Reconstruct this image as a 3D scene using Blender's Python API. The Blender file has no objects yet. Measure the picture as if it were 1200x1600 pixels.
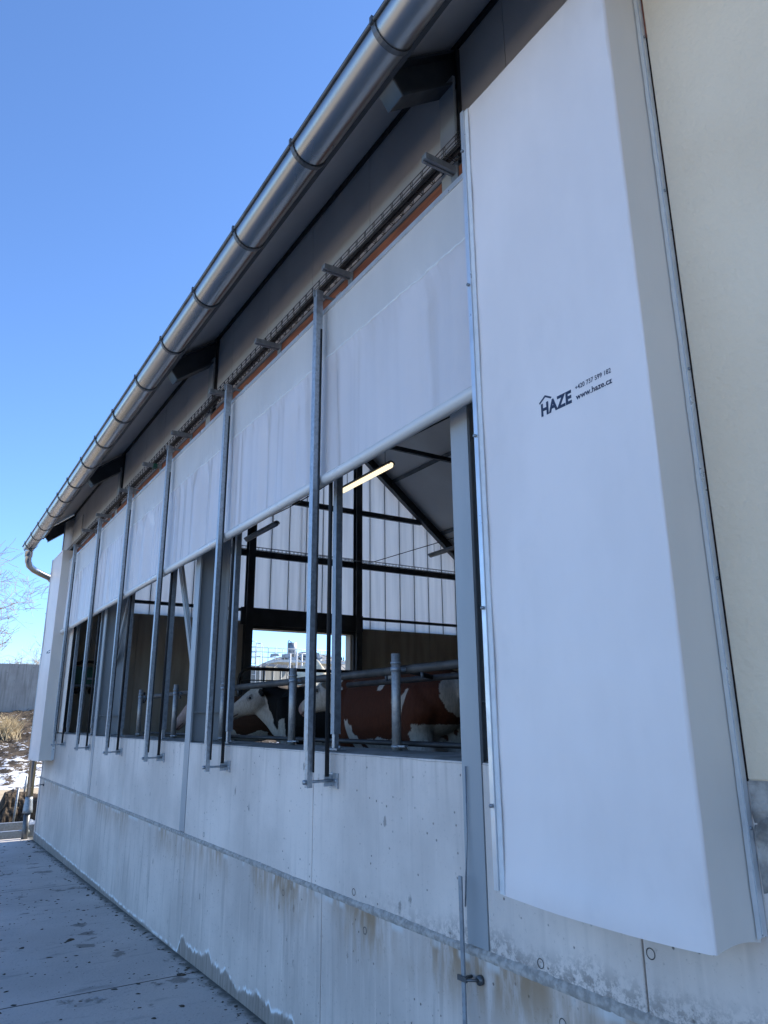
import bpy, bmesh, math, random
from mathutils import Vector, Matrix, noise
random.seed(7)
S = 1.37                      # one drawing unit in metres
sc = bpy.context.scene
# ---------------------------------------------------------------- camera
cam = bpy.data.cameras.new('camera'); co = bpy.data.objects.new('camera', cam)
sc.collection.objects.link(co); sc.camera = co
F, HD, PT, RL = 1133.17, 0.567231, 0.278549, -0.0072078
f = Vector((-math.cos(HD)*math.cos(PT), math.sin(HD)*math.cos(PT), math.sin(PT)))
ri = f.cross(Vector((0, 0, 1))).normalized(); up = ri.cross(f)
r2 = ri*math.cos(RL)+up*math.sin(RL); u2 = -ri*math.sin(RL)+up*math.cos(RL)
M = Matrix((r2, u2, -f)).transposed().to_4x4(); M.translation = Vector((0, -1.8, 1.5))*S
co.matrix_world = M
cam.sensor_fit = 'VERTICAL'; cam.sensor_height = 24; cam.lens = 24*F/1600
cam.clip_start = 0.05; cam.clip_end = 3000
# ---------------------------------------------------------------- light
SUN_EL, SUN_AZ = math.radians(38), math.radians(-2)      # azimuth from +Y, clockwise seen from above
w = bpy.data.worlds.new('World'); sc.world = w; w.use_nodes = True
nt = w.node_tree; bg = nt.nodes['Background']
sky = nt.nodes.new('ShaderNodeTexSky'); sky.sky_type = 'NISHITA'; sky.sun_disc = False
sky.sun_elevation = SUN_EL; sky.sun_rotation = SUN_AZ
sky.altitude = 2400; sky.air_density = 1.0; sky.dust_density = 0.0; sky.ozone_density = 7.5
nt.links.new(sky.outputs[0], bg.inputs[0]); bg.inputs[1].default_value = 0.15
sl = bpy.data.lights.new('sun', 'SUN'); so = bpy.data.objects.new('sun', sl); sc.collection.objects.link(so)
sl.energy = 4.0; sl.angle = math.radians(0.5); sl.color = (1, .93, .82)
sd = Vector((math.sin(SUN_AZ)*math.cos(SUN_EL), math.cos(SUN_AZ)*math.cos(SUN_EL), math.sin(SUN_EL)))
so.rotation_euler = sd.to_track_quat('Z', 'Y').to_euler()
sc.view_settings.view_transform = 'Standard'; sc.view_settings.look = 'None'
sc.view_settings.exposure = 1.21; sc.view_settings.gamma = 1
# ---------------------------------------------------------------- materials
def nmat(name):
    m = bpy.data.materials.new(name); m.use_nodes = True
    n = m.node_tree; return m, n, n.nodes['Principled BSDF']
class G:
    """small node graph helper"""
    def __init__(s, n): s.n = n
    def new(s, t, **k):
        o = s.n.nodes.new(t)
        for a, b in k.items(): setattr(o, a, b)
        return o
    def lk(s, a, b): s.n.links.new(a, b)
    def coord(s, scale=(1, 1, 1), kind='Object'):
        t = s.new('ShaderNodeTexCoord'); m = s.new('ShaderNodeMapping'); m.inputs['Scale'].default_value = scale
        s.lk(t.outputs[kind], m.inputs[0]); return m.outputs[0]
    def noise(s, vec, sc_, det=4, rough=.55):
        o = s.new('ShaderNodeTexNoise'); o.inputs['Scale'].default_value = sc_; o.inputs['Detail'].default_value = det
        o.inputs['Roughness'].default_value = rough; s.lk(vec, o.inputs['Vector']); return o.outputs['Fac']
    def ramp(s, v, a, b, lo=0., hi=1.):
        o = s.new('ShaderNodeMapRange'); o.interpolation_type = 'SMOOTHSTEP'
        for i, x in zip(('From Min', 'From Max', 'To Min', 'To Max'), (a, b, lo, hi)): o.inputs[i].default_value = x
        s.lk(v, o.inputs[0]); return o.outputs[0]
    def math(s, op, a, b=None):
        o = s.new('ShaderNodeMath', operation=op)
        for i, x in enumerate((a, b)):
            if x is None: continue
            if isinstance(x, (int, float)): o.inputs[i].default_value = x
            else: s.lk(x, o.inputs[i])
        return o.outputs[0]
    def mix(s, fac, a, b, mode='MIX'):
        o = s.new('ShaderNodeMix', data_type='RGBA', blend_type=mode)
        if isinstance(fac, (int, float)): o.inputs[0].default_value = fac
        else: s.lk(fac, o.inputs[0])
        for i, x in ((6, a), (7, b)):
            if isinstance(x, tuple): o.inputs[i].default_value = (*x[:3], 1)
            else: s.lk(x, o.inputs[i])
        return o.outputs[2]
    def bump(s, h, dist, strength=.5, nrm=None):
        o = s.new('ShaderNodeBump'); o.inputs['Strength'].default_value = strength; o.inputs['Distance'].default_value = dist
        s.lk(h, o.inputs['Height'])
        if nrm is not None: s.lk(nrm, o.inputs['Normal'])
        return o.outputs[0]
def pm(name, c1, c2=None, scale=4, rough=.7, metal=0, bump=0, bscale=60, stretch=(1, 1, 1), lo=.35, hi=.65, spec=None, det=5):
    m, n, b = nmat(name); g = G(n); c2 = c2 or c1
    v = g.coord(stretch); f_ = g.noise(v, scale, det)
    g.lk(g.mix(g.ramp(f_, lo, hi), c1, c2), b.inputs['Base Color'])
    b.inputs['Metallic'].default_value = metal
    r = g.ramp(g.noise(v, scale*2.3, 3), .3, .7, max(rough-.08, .03), min(rough+.08, 1)); g.lk(r, b.inputs['Roughness'])
    if spec is not None: b.inputs['Specular IOR Level'].default_value = spec
    if bump: g.lk(g.bump(g.noise(g.coord(), bscale, 4), bump), b.inputs['Normal'])
    return m
def concrete(name, base, streak=.5, lower=False, dark=(.10, .10, .10)):
    m, n, b = nmat(name); g = G(n)
    v = g.coord(); t = g.new('ShaderNodeSeparateXYZ'); g.lk(v, t.inputs[0]); X, Y, Z = t.outputs
    col = g.mix(g.ramp(g.noise(v, 1.1, 6), .3, .7), tuple(x*.84 for x in base), tuple(x*1.12 for x in base))
    vs = g.coord((7, 7, .5)); st = g.noise(vs, 1.6, 5, .6)
    col = g.mix(g.ramp(st, .50, .75, 0, streak), col, tuple(x*.62 for x in base))
    vs2 = g.coord((16, 16, .9)); st2 = g.noise(vs2, 1.9, 4, .6)
    col = g.mix(g.ramp(st2, .52, .8, 0, .5*streak), col, tuple(min(1, x*1.4) for x in base))
    spk = g.noise(v, 38, 4, .75); col = g.mix(g.ramp(spk, .58, .72, 0, .6), col, tuple(x*.5 for x in base))
    # pin holes
    vo = g.new('ShaderNodeTexVoronoi'); vo.inputs['Scale'].default_value = 16; g.lk(v, vo.inputs['Vector'])
    msk = g.math('MULTIPLY', g.ramp(vo.outputs['Distance'], .13, .06), g.ramp(g.noise(v, 2.1, 3), .42, .56))
    col = g.mix(g.math('MULTIPLY', msk, .85), col, tuple(x*.22 for x in base))
    vo2 = g.new('ShaderNodeTexVoronoi'); vo2.inputs['Scale'].default_value = 5.5; g.lk(g.coord((1, 1, .5)), vo2.inputs['Vector'])
    m3 = g.math('MULTIPLY', g.ramp(g.math('ADD', vo2.outputs['Distance'], g.math('MULTIPLY', g.math('SUBTRACT', spk, .5), .25)), .11, .05), g.ramp(g.noise(v, 1.4, 3), .46, .56))
    col = g.mix(g.math('MULTIPLY', m3, .7), col, tuple(x*.3 for x in base))
    # dark honeycombed drips along the pour joint
    wob = g.math('MULTIPLY', g.math('SUBTRACT', g.noise(g.coord((1.2, 1.2, .1)), 1.3, 5), .5), .25)
    if lower:
        # brown run-off under the joint
        d = g.math('SUBTRACT', .73*S, Z)
        br = g.math('MULTIPLY', g.ramp(d, .40, .02), g.ramp(g.noise(g.coord((1, 1, .35)), .9, 4), .42, .58))
        br = g.math('MULTIPLY', br, g.ramp(g.noise(g.coord((5, 5, 1.2)), 3.0, 5), .30, .60))
        br = g.math('MULTIPLY', br, g.ramp(X, -10, -4.3, .5, 1.0))
        col = g.mix(g.math('MULTIPLY', br, .9), col, (.30, .19, .095))
        # damp foot with a white salt edge
        amp = g.math('MULTIPLY', g.ramp(X, -7.55, -7.42), g.ramp(X, 3, -1))
        top = g.math('ADD', g.math('MULTIPLY', g.math('MULTIPLY', g.math('SUBTRACT', g.noise(g.coord((1, 1, .01)), 2.6, 7, .62), .40), g.math('ADD', amp, .25)), .34), g.math('MULTIPLY', amp, .10))
        zz = g.math('SUBTRACT', g.math('SUBTRACT', Z, top), -.03)
        col = g.mix(g.math('MULTIPLY', g.ramp(zz, .012, -.03), g.ramp(st2, .2, .7, .95, .6)), col, (base[0]*.30, base[1]*.285, base[2]*.26))
        ed = g.math('MULTIPLY', g.ramp(zz, -.014, 0), g.ramp(zz, .03, .004))
        col = g.mix(g.math('MULTIPLY', g.math('MULTIPLY', ed, .95), g.ramp(g.noise(v, 7, 5, .7), .42, .56)), col, (.80, .79, .77))
        # salt line near the joint
        e2 = g.math('MULTIPLY', g.ramp(d, .085, .05), g.ramp(g.noise(g.coord((2, 2, .1)), 3, 5), .50, .60))
        col = g.mix(g.math('MULTIPLY', e2, .7), col, (.62, .62, .60))
    else:
        d = g.math('SUBTRACT', g.math('SUBTRACT', Z, .73*S), wob)
        nr = g.ramp(X, -4.6, -2.7)
        hc = g.math('MULTIPLY', g.ramp(d, .15, -.01), nr)
        hp = g.math('MULTIPLY', hc, g.ramp(g.noise(v, 17, 6, .8), .44, .56))
        col = g.mix(g.math('MULTIPLY', hp, .75), col, tuple(x*.28 for x in base))
        dk = g.math('MULTIPLY', g.ramp(X, -13.2, -15.2), g.ramp(Z, 1.0, 1.35))
        col = g.mix(g.math('MULTIPLY', dk, .6), col, (.16, .15, .14))
        # drips below the sill
        dr = g.math('MULTIPLY', g.ramp(Z, 1.45, 1.83), g.ramp(g.noise(g.coord((6, 6, .3)), 2, 4), .5, .72))
        col = g.mix(g.math('MULTIPLY', dr, .55), col, tuple(x*.5 for x in (base[0], base[1]*.97, base[2]*.9)))
    g.lk(col, b.inputs['Base Color']); b.inputs['Roughness'].default_value = .82
    h = g.math('ADD', g.math('MULTIPLY', g.noise(v, 3, 6, .6), .6), g.math('MULTIPLY', g.noise(v, 60, 3, .7), .12))
    h = g.math('SUBTRACT', h, g.math('MULTIPLY', msk, .5))
    g.lk(g.bump(h, .012, .7), b.inputs['Normal'])
    return m
def galv(name, base=(.42, .45, .48), rough=.42, scale=55, metal=.75):
    m, n, b = nmat(name); g = G(n); v = g.coord()
    vo = g.new('ShaderNodeTexVoronoi'); vo.inputs['Scale'].default_value = scale; g.lk(v, vo.inputs['Vector'])
    bw = g.new('ShaderNodeRGBToBW'); g.lk(vo.outputs['Color'], bw.inputs[0])
    c = g.mix(bw.outputs[0], tuple(x*.78 for x in base), tuple(min(1, x*1.2) for x in base))
    c = g.mix(g.ramp(g.noise(g.coord((4, 4, 1)), 2.2, 5), .5, .7, 0, .5), c, tuple(x*.62 for x in base))
    g.lk(c, b.inputs['Base Color']); b.inputs['Metallic'].default_value = metal
    g.lk(g.ramp(bw.outputs[0], 0, 1, rough-.08, rough+.12), b.inputs['Roughness'])
    return m
def fabric(name, base, trans=.2, rough=.45, thin=(9, 9, .7), dirt=1.0, bump=.0035):
    m, n, b = nmat(name); g = G(n); v = g.coord()
    c = g.mix(g.ramp(g.noise(g.coord((1.5, 1.5, .6)), 1.3, 5), .35, .65), base, tuple(x*.93 for x in base))
    if dirt:
        c = g.mix(g.ramp(g.noise(g.coord(thin), 1.2, 6, .6), .55, .8, 0, .3*dirt), c, tuple(x*.7 for x in base))
        c = g.mix(g.ramp(g.noise(v, 21, 4, .75), .70, .80, 0, .4*dirt), c, tuple(x*.55 for x in base))
    g.lk(c, b.inputs['Base Color']); b.inputs['Roughness'].default_value = rough
    h = g.math('ADD', g.noise(g.coord(thin), 1.7, 5), g.math('MULTIPLY', g.noise(v, 230, 2), .06))
    nb = g.bump(h, bump, .6); g.lk(nb, b.inputs['Normal'])
    tr = g.new('ShaderNodeBsdfTranslucent'); g.lk(c, tr.inputs[0]); g.lk(nb, tr.inputs['Normal'])
    mx = g.new('ShaderNodeMixShader'); mx.inputs[0].default_value = trans
    g.lk(b.outputs[0], mx.inputs[1]); g.lk(tr.outputs[0], mx.inputs[2])
    out = n.nodes['Material Output']; g.lk(mx.outputs[0], out.inputs[0])
    return m
M_ = {}
M_['uppercloth'] = None
M_['up'] = concrete('concrete_upper', (.69, .605, .535), .35)
M_['lo'] = concrete('concrete_lower', (.595, .515, .452), .75, True)
M_['core'] = pm('concrete_core', (.12, .12, .12), (.2, .2, .19), 5, .9)
M_['sill'] = pm('dirty_sill', (.15, .135, .115), (.25, .235, .21), 5, .9, bump=.006, bscale=30)
M_['lomortar'] = pm('broken_render', (.50, .455, .40), (.17, .155, .14), 9, .95, bump=.012, bscale=40)
M_['ledge'] = pm('rough_mortar', (.46, .42, .375), (.29, .265, .235), 30, .95, bump=.008, bscale=60)
M_['rail'] = pm('soiled_pipe', (.035, .032, .028), (.07, .064, .056), 6, .6)
M_['lath'] = pm('dark_rusty_lath', (.05, .022, .014), (.02, .012, .01), 6, .9)
M_['inside'] = pm('inside_concrete', (.30, .26, .21), (.40, .36, .30), 1.4, .9, stretch=(3, 3, .4), bump=.004)
M_['stucco'] = pm('cream_stucco', (.74, .60, .43), (.80, .665, .49), .9, .9, bump=.014, bscale=38)
M_['steel'] = pm('grey_painted_steel', (.31, .33, .34), (.37, .385, .39), 2.2, .45, stretch=(1, 1, .3), bump=.0008, bscale=120)
M_['plate'] = pm('dark_plate_paint', (.11, .115, .12), (.15, .15, .155), 3, .6)  # one even dark grey for the outrigger end plates
M_['steeld'] = pm('dark_steel', (.035, .04, .046), (.055, .06, .066), 3, .5)
M_['panel'] = pm('sandwich_panel', (.50, .47, .45), (.56, .53, .50), 1.2, .45, stretch=(1, 1, .4))
M_['roofin'] = pm('roof_lining', (.55, .53, .52), (.62, .60, .58), .8, .6)
M_['roofout'] = pm('roof_sheet', (.05, .05, .055), (.07, .07, .075), .8, .5)
M_['rust'] = pm('rust_red_timber', (.27, .095, .05), (.16, .055, .032), 6, .8, stretch=(.5, 3, 3), bump=.003)
M_['black'] = pm('black_rubber', (.012, .012, .013), (.02, .02, .02), 5, .6)
M_['wire'] = pm('tray_wire', (.05, .05, .055), (.09, .09, .09), 5, .5, metal=.4)
M_['galv'] = galv('galvanised_steel')
M_['galvd'] = galv('galvanised_dull', (.30, .33, .36), .5, 40, .6)
M_['galvr'] = galv('galvanised_pipe', (.34, .335, .32), .45, 70, .5)
M_['gutter'] = pm('zinc_gutter', (.31, .315, .32), (.37, .37, .37), .6, .27, metal=1, stretch=(.25, 1, 1), det=2)
M_['gutterd'] = pm('gutter_dark', (.09, .095, .10), (.14, .145, .15), 5, .4, metal=.6)
M_['alu'] = pm('aluminium', (.62, .64, .66), (.7, .72, .74), 6, .35, metal=.6)
M_['tube'] = pm('roll_tube', (.62, .62, .60), (.70, .70, .68), 3, .32, stretch=(.3, 2, 2))
M_['curtain'] = fabric('curtain_fabric', (.87, .82, .81), .25, .22, dirt=.25, bump=.0015)
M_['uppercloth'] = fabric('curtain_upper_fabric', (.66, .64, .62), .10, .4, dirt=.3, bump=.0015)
M_['cover'] = fabric('cover_fabric', (.86, .785, .745), .06, .42, (2.2, 2.2, 1.2), bump=.004)
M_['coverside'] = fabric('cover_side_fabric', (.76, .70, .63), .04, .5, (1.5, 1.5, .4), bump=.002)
M_['hem'] = pm('cover_hem', (.62, .63, .63), (.68, .69, .69), 20, .5)
M_['ink'] = pm('navy_ink', (.012, .022, .055), None, 5, .5)
def polycarb():
    m, n, b = nmat('translucent_polycarbonate'); g = G(n)
    c = g.mix(g.ramp(g.noise(g.coord((1, 6, .3)), 1.5, 4), .35, .7), (.97, .95, .92), (.86, .85, .83))
    g.lk(c, b.inputs['Base Color']); b.inputs['Roughness'].default_value = .35
    tr = g.new('ShaderNodeBsdfTranslucent'); g.lk(c, tr.inputs[0])
    mx = g.new('ShaderNodeMixShader'); mx.inputs[0].default_value = .84
    g.lk(b.outputs[0], mx.inputs[1]); g.lk(tr.outputs[0], mx.inputs[2]); g.lk(mx.outputs[0], n.nodes['Material Output'].inputs[0])
    return m
M_['poly'] = polycarb()
def slab():
    m, n, b = nmat('yard_concrete'); g = G(n); v = g.coord()
    c = g.mix(g.ramp(g.noise(v, .7, 6), .3, .7), (.46, .415, .37), (.55, .50, .45))
    c = g.mix(g.ramp(g.noise(g.coord((1.4, .35, 1)), 5, 6, .65), .55, .72, 0, .45), c, (.12, .12, .115))
    c = g.mix(g.ramp(g.noise(v, 38, 3, .7), .60, .70, 0, .5), c, (.09, .088, .08))
    c = g.mix(g.ramp(g.noise(v, 2.6, 6, .62), .60, .66, 0, .7), c, (.09, .08, .065))
    c = g.mix(g.ramp(g.noise(v, 4.1, 5), .70, .74, 0, .5), c, (.42, .42, .42))
    t = g.new('ShaderNodeSeparateXYZ'); g.lk(v, t.inputs[0])
    wv = g.math('MULTIPLY', g.math('SUBTRACT', g.noise(v, 9, 5), .5), .22)
    dist = g.math('ADD', t.outputs[1], wv)
    c = g.mix(g.ramp(dist, -.13, -.02, 0, .9), c, (.055, .058, .042))
    g.lk(c, b.inputs['Base Color'])
    g.lk(g.ramp(g.noise(v, 1.2, 4), .35, .65, .5, .8), b.inputs['Roughness'])
    g.lk(g.bump(g.noise(v, 35, 5, .65), .01, .5), b.inputs['Normal'])
    return m
M_['slab'] = slab()
M_['joint'] = pm('joint_dirt', (.05, .048, .042), (.09, .085, .075), 12, .95)
M_['clod'] = pm('clod', (.035, .027, .018), (.085, .066, .045), 20, .95, bump=.01)
M_['earth'] = pm('earth', (.21, .17, .12), (.13, .13, .075), .35, .95, bump=.03, bscale=6)
M_['bounce_gravel'] = pm('bounce_gravel_sheet', (.58, .50, .39), (.50, .43, .33), .4, .95, bump=.02, bscale=12)
M_['sand'] = pm('sandy_track', (.50, .41, .28), (.38, .30, .20), 1.2, .95, stretch=(1, .2, 1), bump=.02, bscale=14)
def snowbank():
    m, n, b = nmat('snowy_bank'); g = G(n); v = g.coord((1.0, .55, 1.6)); t = g.new('ShaderNodeSeparateXYZ'); g.lk(g.coord(), t.inputs[0])
    e = g.mix(g.ramp(g.noise(g.coord((1, .5, 1.5)), 3.2, 6, .7), .35, .65), (.025, .019, .014), (.11, .078, .05))
    sn = g.math('ADD', g.noise(v, 2.6, 7, .78), g.math('MULTIPLY', g.ramp(t.outputs[2], .1, 1.9), -.14))
    f_ = g.ramp(sn, .45, .485)
    g.lk(g.mix(f_, e, (.82, .84, .88)), b.inputs['Base Color']); b.inputs['Roughness'].default_value = .9
    g.lk(g.bump(g.noise(v, 4, 6, .7), .15, .8), b.inputs['Normal']); return m
M_['bank'] = snowbank()
M_['rwall'] = concrete('weathered_concrete', (.34, .325, .30), .95)
M_['berm'] = pm('dead_hedge', (.020, .015, .011), (.105, .075, .05), 4, .97, stretch=(6, 6, .9), bump=.05, bscale=18)
M_['bark'] = pm('twig_bark', (.50, .42, .33), (.38, .31, .24), 6, .9)
M_['straw'] = pm('dry_grass', (.62, .50, .31), (.44, .34, .2), 8, .9)
M_['weeds'] = pm('weeds', (.16, .12, .08), (.28, .22, .14), 5, .9)
M_['pile'] = pm('pale_straw_heap', (.80, .70, .50), (.62, .52, .36), 2.2, .95, bump=.08, bscale=6)
M_['tank'] = pm('tank_cladding', (.22, .225, .22), (.28, .28, .27), 1, .6, stretch=(5, 5, .2))
M_['dome'] = pm('dome_membrane', (.19, .185, .17), (.23, .225, .21), .5, .6)
M_['hill'] = pm('hill_ground', (.04, .055, .04), (.06, .07, .045), .02, .95)
M_['spruce'] = pm('spruce_green', (.022, .045, .032), (.045, .075, .05), .15, .9)
M_['green'] = pm('green_housing', (.02, .10, .075), (.03, .13, .095), 3, .5)
M_['white'] = pm('white_paint', (.7, .7, .68), (.62, .62, .6), 3, .5)
M_['jamb'] = pm('pale_jamb', (.42, .40, .36), (.5, .48, .43), 2, .8)
M_['pink'] = pm('pink_marker', (.6, .08, .2), None, 5, .7)
M_['tag'] = pm('yellow_tag', (.75, .62, .05), None, 5, .5)
M_['eye'] = pm('cow_eye', (.01, .008, .006), None, 5, .12)
def emis():
    m, n, b = nmat('lit_tube'); b.inputs['Base Color'].default_value = (1, .9, .7, 1)
    b.inputs['Emission Color'].default_value = (1, .84, .56, 1); b.inputs['Emission Strength'].default_value = .62; return m
M_['lit'] = emis()
def cowmat():
    m, n, b = nmat('cow_hide'); g = G(n)
    a = g.new('ShaderNodeAttribute'); a.attribute_name = 'Col'
    v = g.coord((1, 1, 1)); nz = g.noise(g.coord((14, 14, 4)), 4, 5, .7)
    c = g.mix(g.ramp(nz, .3, .75, .0, .35), a.outputs['Color'], (.0, .0, .0), 'MIX')
    g.lk(c, b.inputs['Base Color']); b.inputs['Roughness'].default_value = .75; b.inputs['Specular IOR Level'].default_value = .12
    g.lk(g.bump(nz, .006, .5), b.inputs['Normal']); return m
M_['cow'] = cowmat()
# ---------------------------------------------------------------- mesh helpers (drawing units in, metres out)
class MB:
    def __init__(s): s.v = []; s.f = []; s.sm = []
    def add(s, vs, fs, smooth=False):
        o = len(s.v); s.v += [tuple(x) for x in vs]; s.f += [tuple(i+o for i in q) for q in fs]; s.sm += [smooth]*len(fs); return s
    def box(s, x0, x1, y0, y1, z0, z1):
        return s.add([(x, y, z) for x in (x0, x1) for y in (y0, y1) for z in (z0, z1)],
                     [(0, 1, 3, 2), (4, 6, 7, 5), (0, 4, 5, 1), (2, 3, 7, 6), (0, 2, 6, 4), (1, 5, 7, 3)])
    def beam(s, a, b, w_, h, upv=(0, 0, 1)):
        a, b = Vector(a), Vector(b); d = (b-a).normalized(); u = Vector(upv)
        if abs(d.dot(u)) > .98: u = Vector((0, 1, 0))
        r = d.cross(u).normalized(); u = r.cross(d); vs = []
        for p in (a, b):
            for i, j in ((-1, -1), (1, -1), (1, 1), (-1, 1)): vs.append(p+r*i*w_/2+u*j*h/2)
        return s.add(vs, [(3, 2, 1, 0), (4, 5, 6, 7), (0, 1, 5, 4), (1, 2, 6, 5), (2, 3, 7, 6), (3, 0, 4, 7)])
    def ibeam(s, a, b, w_, h, t=.012, upv=(0, 0, 1)):
        a, b = Vector(a), Vector(b); d = (b-a).normalized(); u = Vector(upv)
        r = d.cross(u).normalized(); u = r.cross(d)
        s.beam(a+u*(h/2-t/2), b+u*(h/2-t/2), w_, t, u); s.beam(a-u*(h/2-t/2), b-u*(h/2-t/2), w_, t, u)
        return s.beam(a, b, t*.7, h-2*t, u)
    def tube(s, pts, r, n=8, cap=True, closed=False):
        pts = [Vector(p) for p in pts]; N = len(pts); rs = r if isinstance(r, (list, tuple)) else [r]*N
        rings = []; pu = None
        for i, p in enumerate(pts):
            d = (pts[min(i+1, N-1)]-pts[max(i-1, 0)]).normalized()
            if pu is None:
                pu = Vector((0, 0, 1)) if abs(d.z) < .9 else Vector((1, 0, 0))
            x = d.cross(pu).normalized(); y = x.cross(d); pu = y
            rings.append([p+(x*math.cos(k*math.tau/n)+y*math.sin(k*math.tau/n))*rs[i] for k in range(n)])
        vs = [q for R_ in rings for q in R_]; fs = []
        for i in range(N-1):
            for k in range(n): fs.append((i*n+k, i*n+(k+1) % n, (i+1)*n+(k+1) % n, (i+1)*n+k))
        if cap: fs += [tuple(range(n-1, -1, -1)), tuple((N-1)*n+k for k in range(n))]
        return s.add(vs, fs, True)
    def grid(s, fn, nu, nv, smooth=True):
        vs = [fn(i/nu, j/nv) for i in range(nu+1) for j in range(nv+1)]
        fs = [(i*(nv+1)+j, (i+1)*(nv+1)+j, (i+1)*(nv+1)+j+1, i*(nv+1)+j+1) for i in range(nu) for j in range(nv)]
        return s.add(vs, fs, smooth)
    def build(s, name, m, parent=None, base=None, bevel=0):
        """link ONE mesh object; vertices are stored relative to the thing's base"""
        me = bpy.data.meshes.new(name)
        o = bpy.data.objects.new(name, me); sc.collection.objects.link(o)
        if parent is not None:
            o.parent = parent; b = Vector(parent['_b'])
        else:
            if base is None:
                xs, ys, zs = zip(*s.v); base = ((min(xs)+max(xs))/2, (min(ys)+max(ys))/2, min(zs))
            b = Vector(base); o.location = b*S
        o['_b'] = tuple(b)
        me.from_pydata([tuple((Vector(p)-b)*S) for p in s.v], [], s.f); me.update()
        bm = bmesh.new(); bm.from_mesh(me); bmesh.ops.recalc_face_normals(bm, faces=bm.faces)
        if bevel: bmesh.ops.bevel(bm, geom=bm.edges[:], offset=bevel*S, segments=1, affect='EDGES', profile=.5)
        bm.to_mesh(me); bm.free()
        if not bevel: me.polygons.foreach_set('use_smooth', s.sm)
        me.materials.append(M_[m] if isinstance(m, str) else m)
        return o
def tag(o, label, cat=None, group=None, kind=None):
    if label: o['label'] = label
    if cat: o['category'] = cat
    if group: o['group'] = group
    if kind: o['kind'] = kind
    return o
def empty(name, base, label, cat, group=None):
    o = bpy.data.objects.new(name, None); sc.collection.objects.link(o); o.location = Vector(base)*S
    o.empty_display_size = .2; o['_b'] = tuple(base); return tag(o, label, cat, group)
def copy_tree(o, parent=None):
    c = o.copy(); sc.collection.objects.link(c); c.parent = parent
    for ch in o.children: copy_tree(ch, c)
    return c
def nz(*p): return noise.noise(Vector(p))
def gz(x): return 0.0 if x > -4 else max((x+4)*.0157, -.14)     # yard falls gently to the far end
# ================================================================ SETTING
mb = MB()
def gf(u, v):
    x = -600+u*1200; y = -600+v*1200; return (x, y, -.30 if x > -30 else -.30)
mb.grid(gf, 2, 2); mb.build('ground', 'earth', base=(0, 0, 0))
tag(sc.objects['ground'], None, kind='structure')
# yard slab, with open joints
mb = MB(); ys = [-14, .03]; jx = [12, 6, .2, -5.0, -8.45, -12.6]
for a, b in zip(jx[:-1], jx[1:]):
    xa, xb = a-.006, b+.006; nseg = 8
    mb.grid(lambda u, v: (xa+(xb-xa)*u, ys[0]+(ys[1]-ys[0])*v, gz(xa+(xb-xa)*u)), nseg, 6, False)
for x in (-12.6,): mb.box(x-.0, x+.02, -14, .03, -.30, gz(x)-.001)
tag(mb.build('yard_slab', 'slab', base=(0, 0, 0)), None, kind='structure')
mb = MB()
mb.grid(lambda u, v: (12-24.6*u, -14+14.03*v, gz(12-24.6*u)-.012), 16, 1, False)
tag(mb.build('slab_joint_bed', 'joint', base=(0, 0, 0)), None, kind='structure')
mb = MB(); mb.grid(lambda u, v: (-16+90*u, -75+69*v, .006 if v > .9 else -.02), 4, 4); tag(mb.build('bounce_yard', 'bounce_gravel', base=(0, 0, 0)), None, kind='structure')  # out-of-view pale ground, added to bounce warm sunlight onto the barn side
# litter on the slab
mb = MB()
for i in range(1300):
    if i >= 900:
        x = random.uniform(-12.3, -3); y = -.04-abs(random.gauss(0, .05))
    elif i < 400: x = random.uniform(-12.4, -4.2); y = -random.uniform(.0, 1.0)**1.5*2.0-.05
    else: x = random.gauss(-7, 2.2); y = random.gauss(-.75, .45)
    if y > -.03 or x < -12.4 or x > 2: continue
    r = random.choice((.002, .003, .0035, .005, .008)) * random.uniform(.7, 1.5)
    if i % 45 == 0: r = random.uniform(.012, .026)
    a = random.uniform(0, 3.14); el = random.uniform(1, 2.0); n = 7; vs = []
    h = min(r*.35, .009)
    for k in range(n):
        t = k*math.tau/n; q = random.uniform(.7, 1.25)
        px, py = math.cos(t)*r*el*q, math.sin(t)*r*q
        vs.append((x+px*math.cos(a)-py*math.sin(a), y+px*math.sin(a)+py*math.cos(a), gz(x)+.0005))
    top = [((p[0]-x)*.55+x, (p[1]-y)*.55+y, gz(x)+h*random.uniform(.6, 1.2)) for p in vs]
    mb.add(vs+top, [tuple(range(n, 2*n))]+[(k, (k+1) % n, n+(k+1) % n, n+k) for k in range(n)])
o = mb.build('ground_litter', 'clod', base=(0, 0, 0)); tag(o, 'small dark clods and straw crumbs scattered on the yard concrete', 'litter', kind='stuff')
# ================================================================ BARN
barn = empty('barn', (0, 0, 0), 'long concrete and steel cattle barn with open side and overhanging grey roof', 'barn')
C = [-2.23, -5.577, -8.87, -12.14]                      # column centres
UJ = [2.8, .2, -1.52, -3.515, -7.388, -9.043, -11.9, -12.3]
LJ = [2.8, .4, -1.30, -3.39, -5.442, -7.321, -9.257, -11.2, -12.3]
ZJ, ZS = .722, 1.345
mb = MB(); mb.box(-12.28, 2.8, .016, .245, -.35, 1.33); mb.build('wall_core', 'core', barn)
mb = MB(); g_ = .0035
cuts = sorted(set(UJ+[c-.056 for c in C[:3]]+[c+.056 for c in C[:3]]), reverse=True)
for a, b in zip(cuts[:-1], cuts[1:]):
    if any(abs((a+b)/2-c) < .05 for c in C[:3]): continue
    ga = g_ if a in UJ else .002; gb = g_ if b in UJ else .002
    mb.box(b+gb, a-ga, 0, .25, ZJ, ZS)
mb.build('upper_wall', 'up', barn, bevel=.0025)
mb = MB()
for a, b in zip(LJ[:-1], LJ[1:]): mb.box(b+g_, a-g_, -.008, .25, -.35, ZJ-.014)
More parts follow.
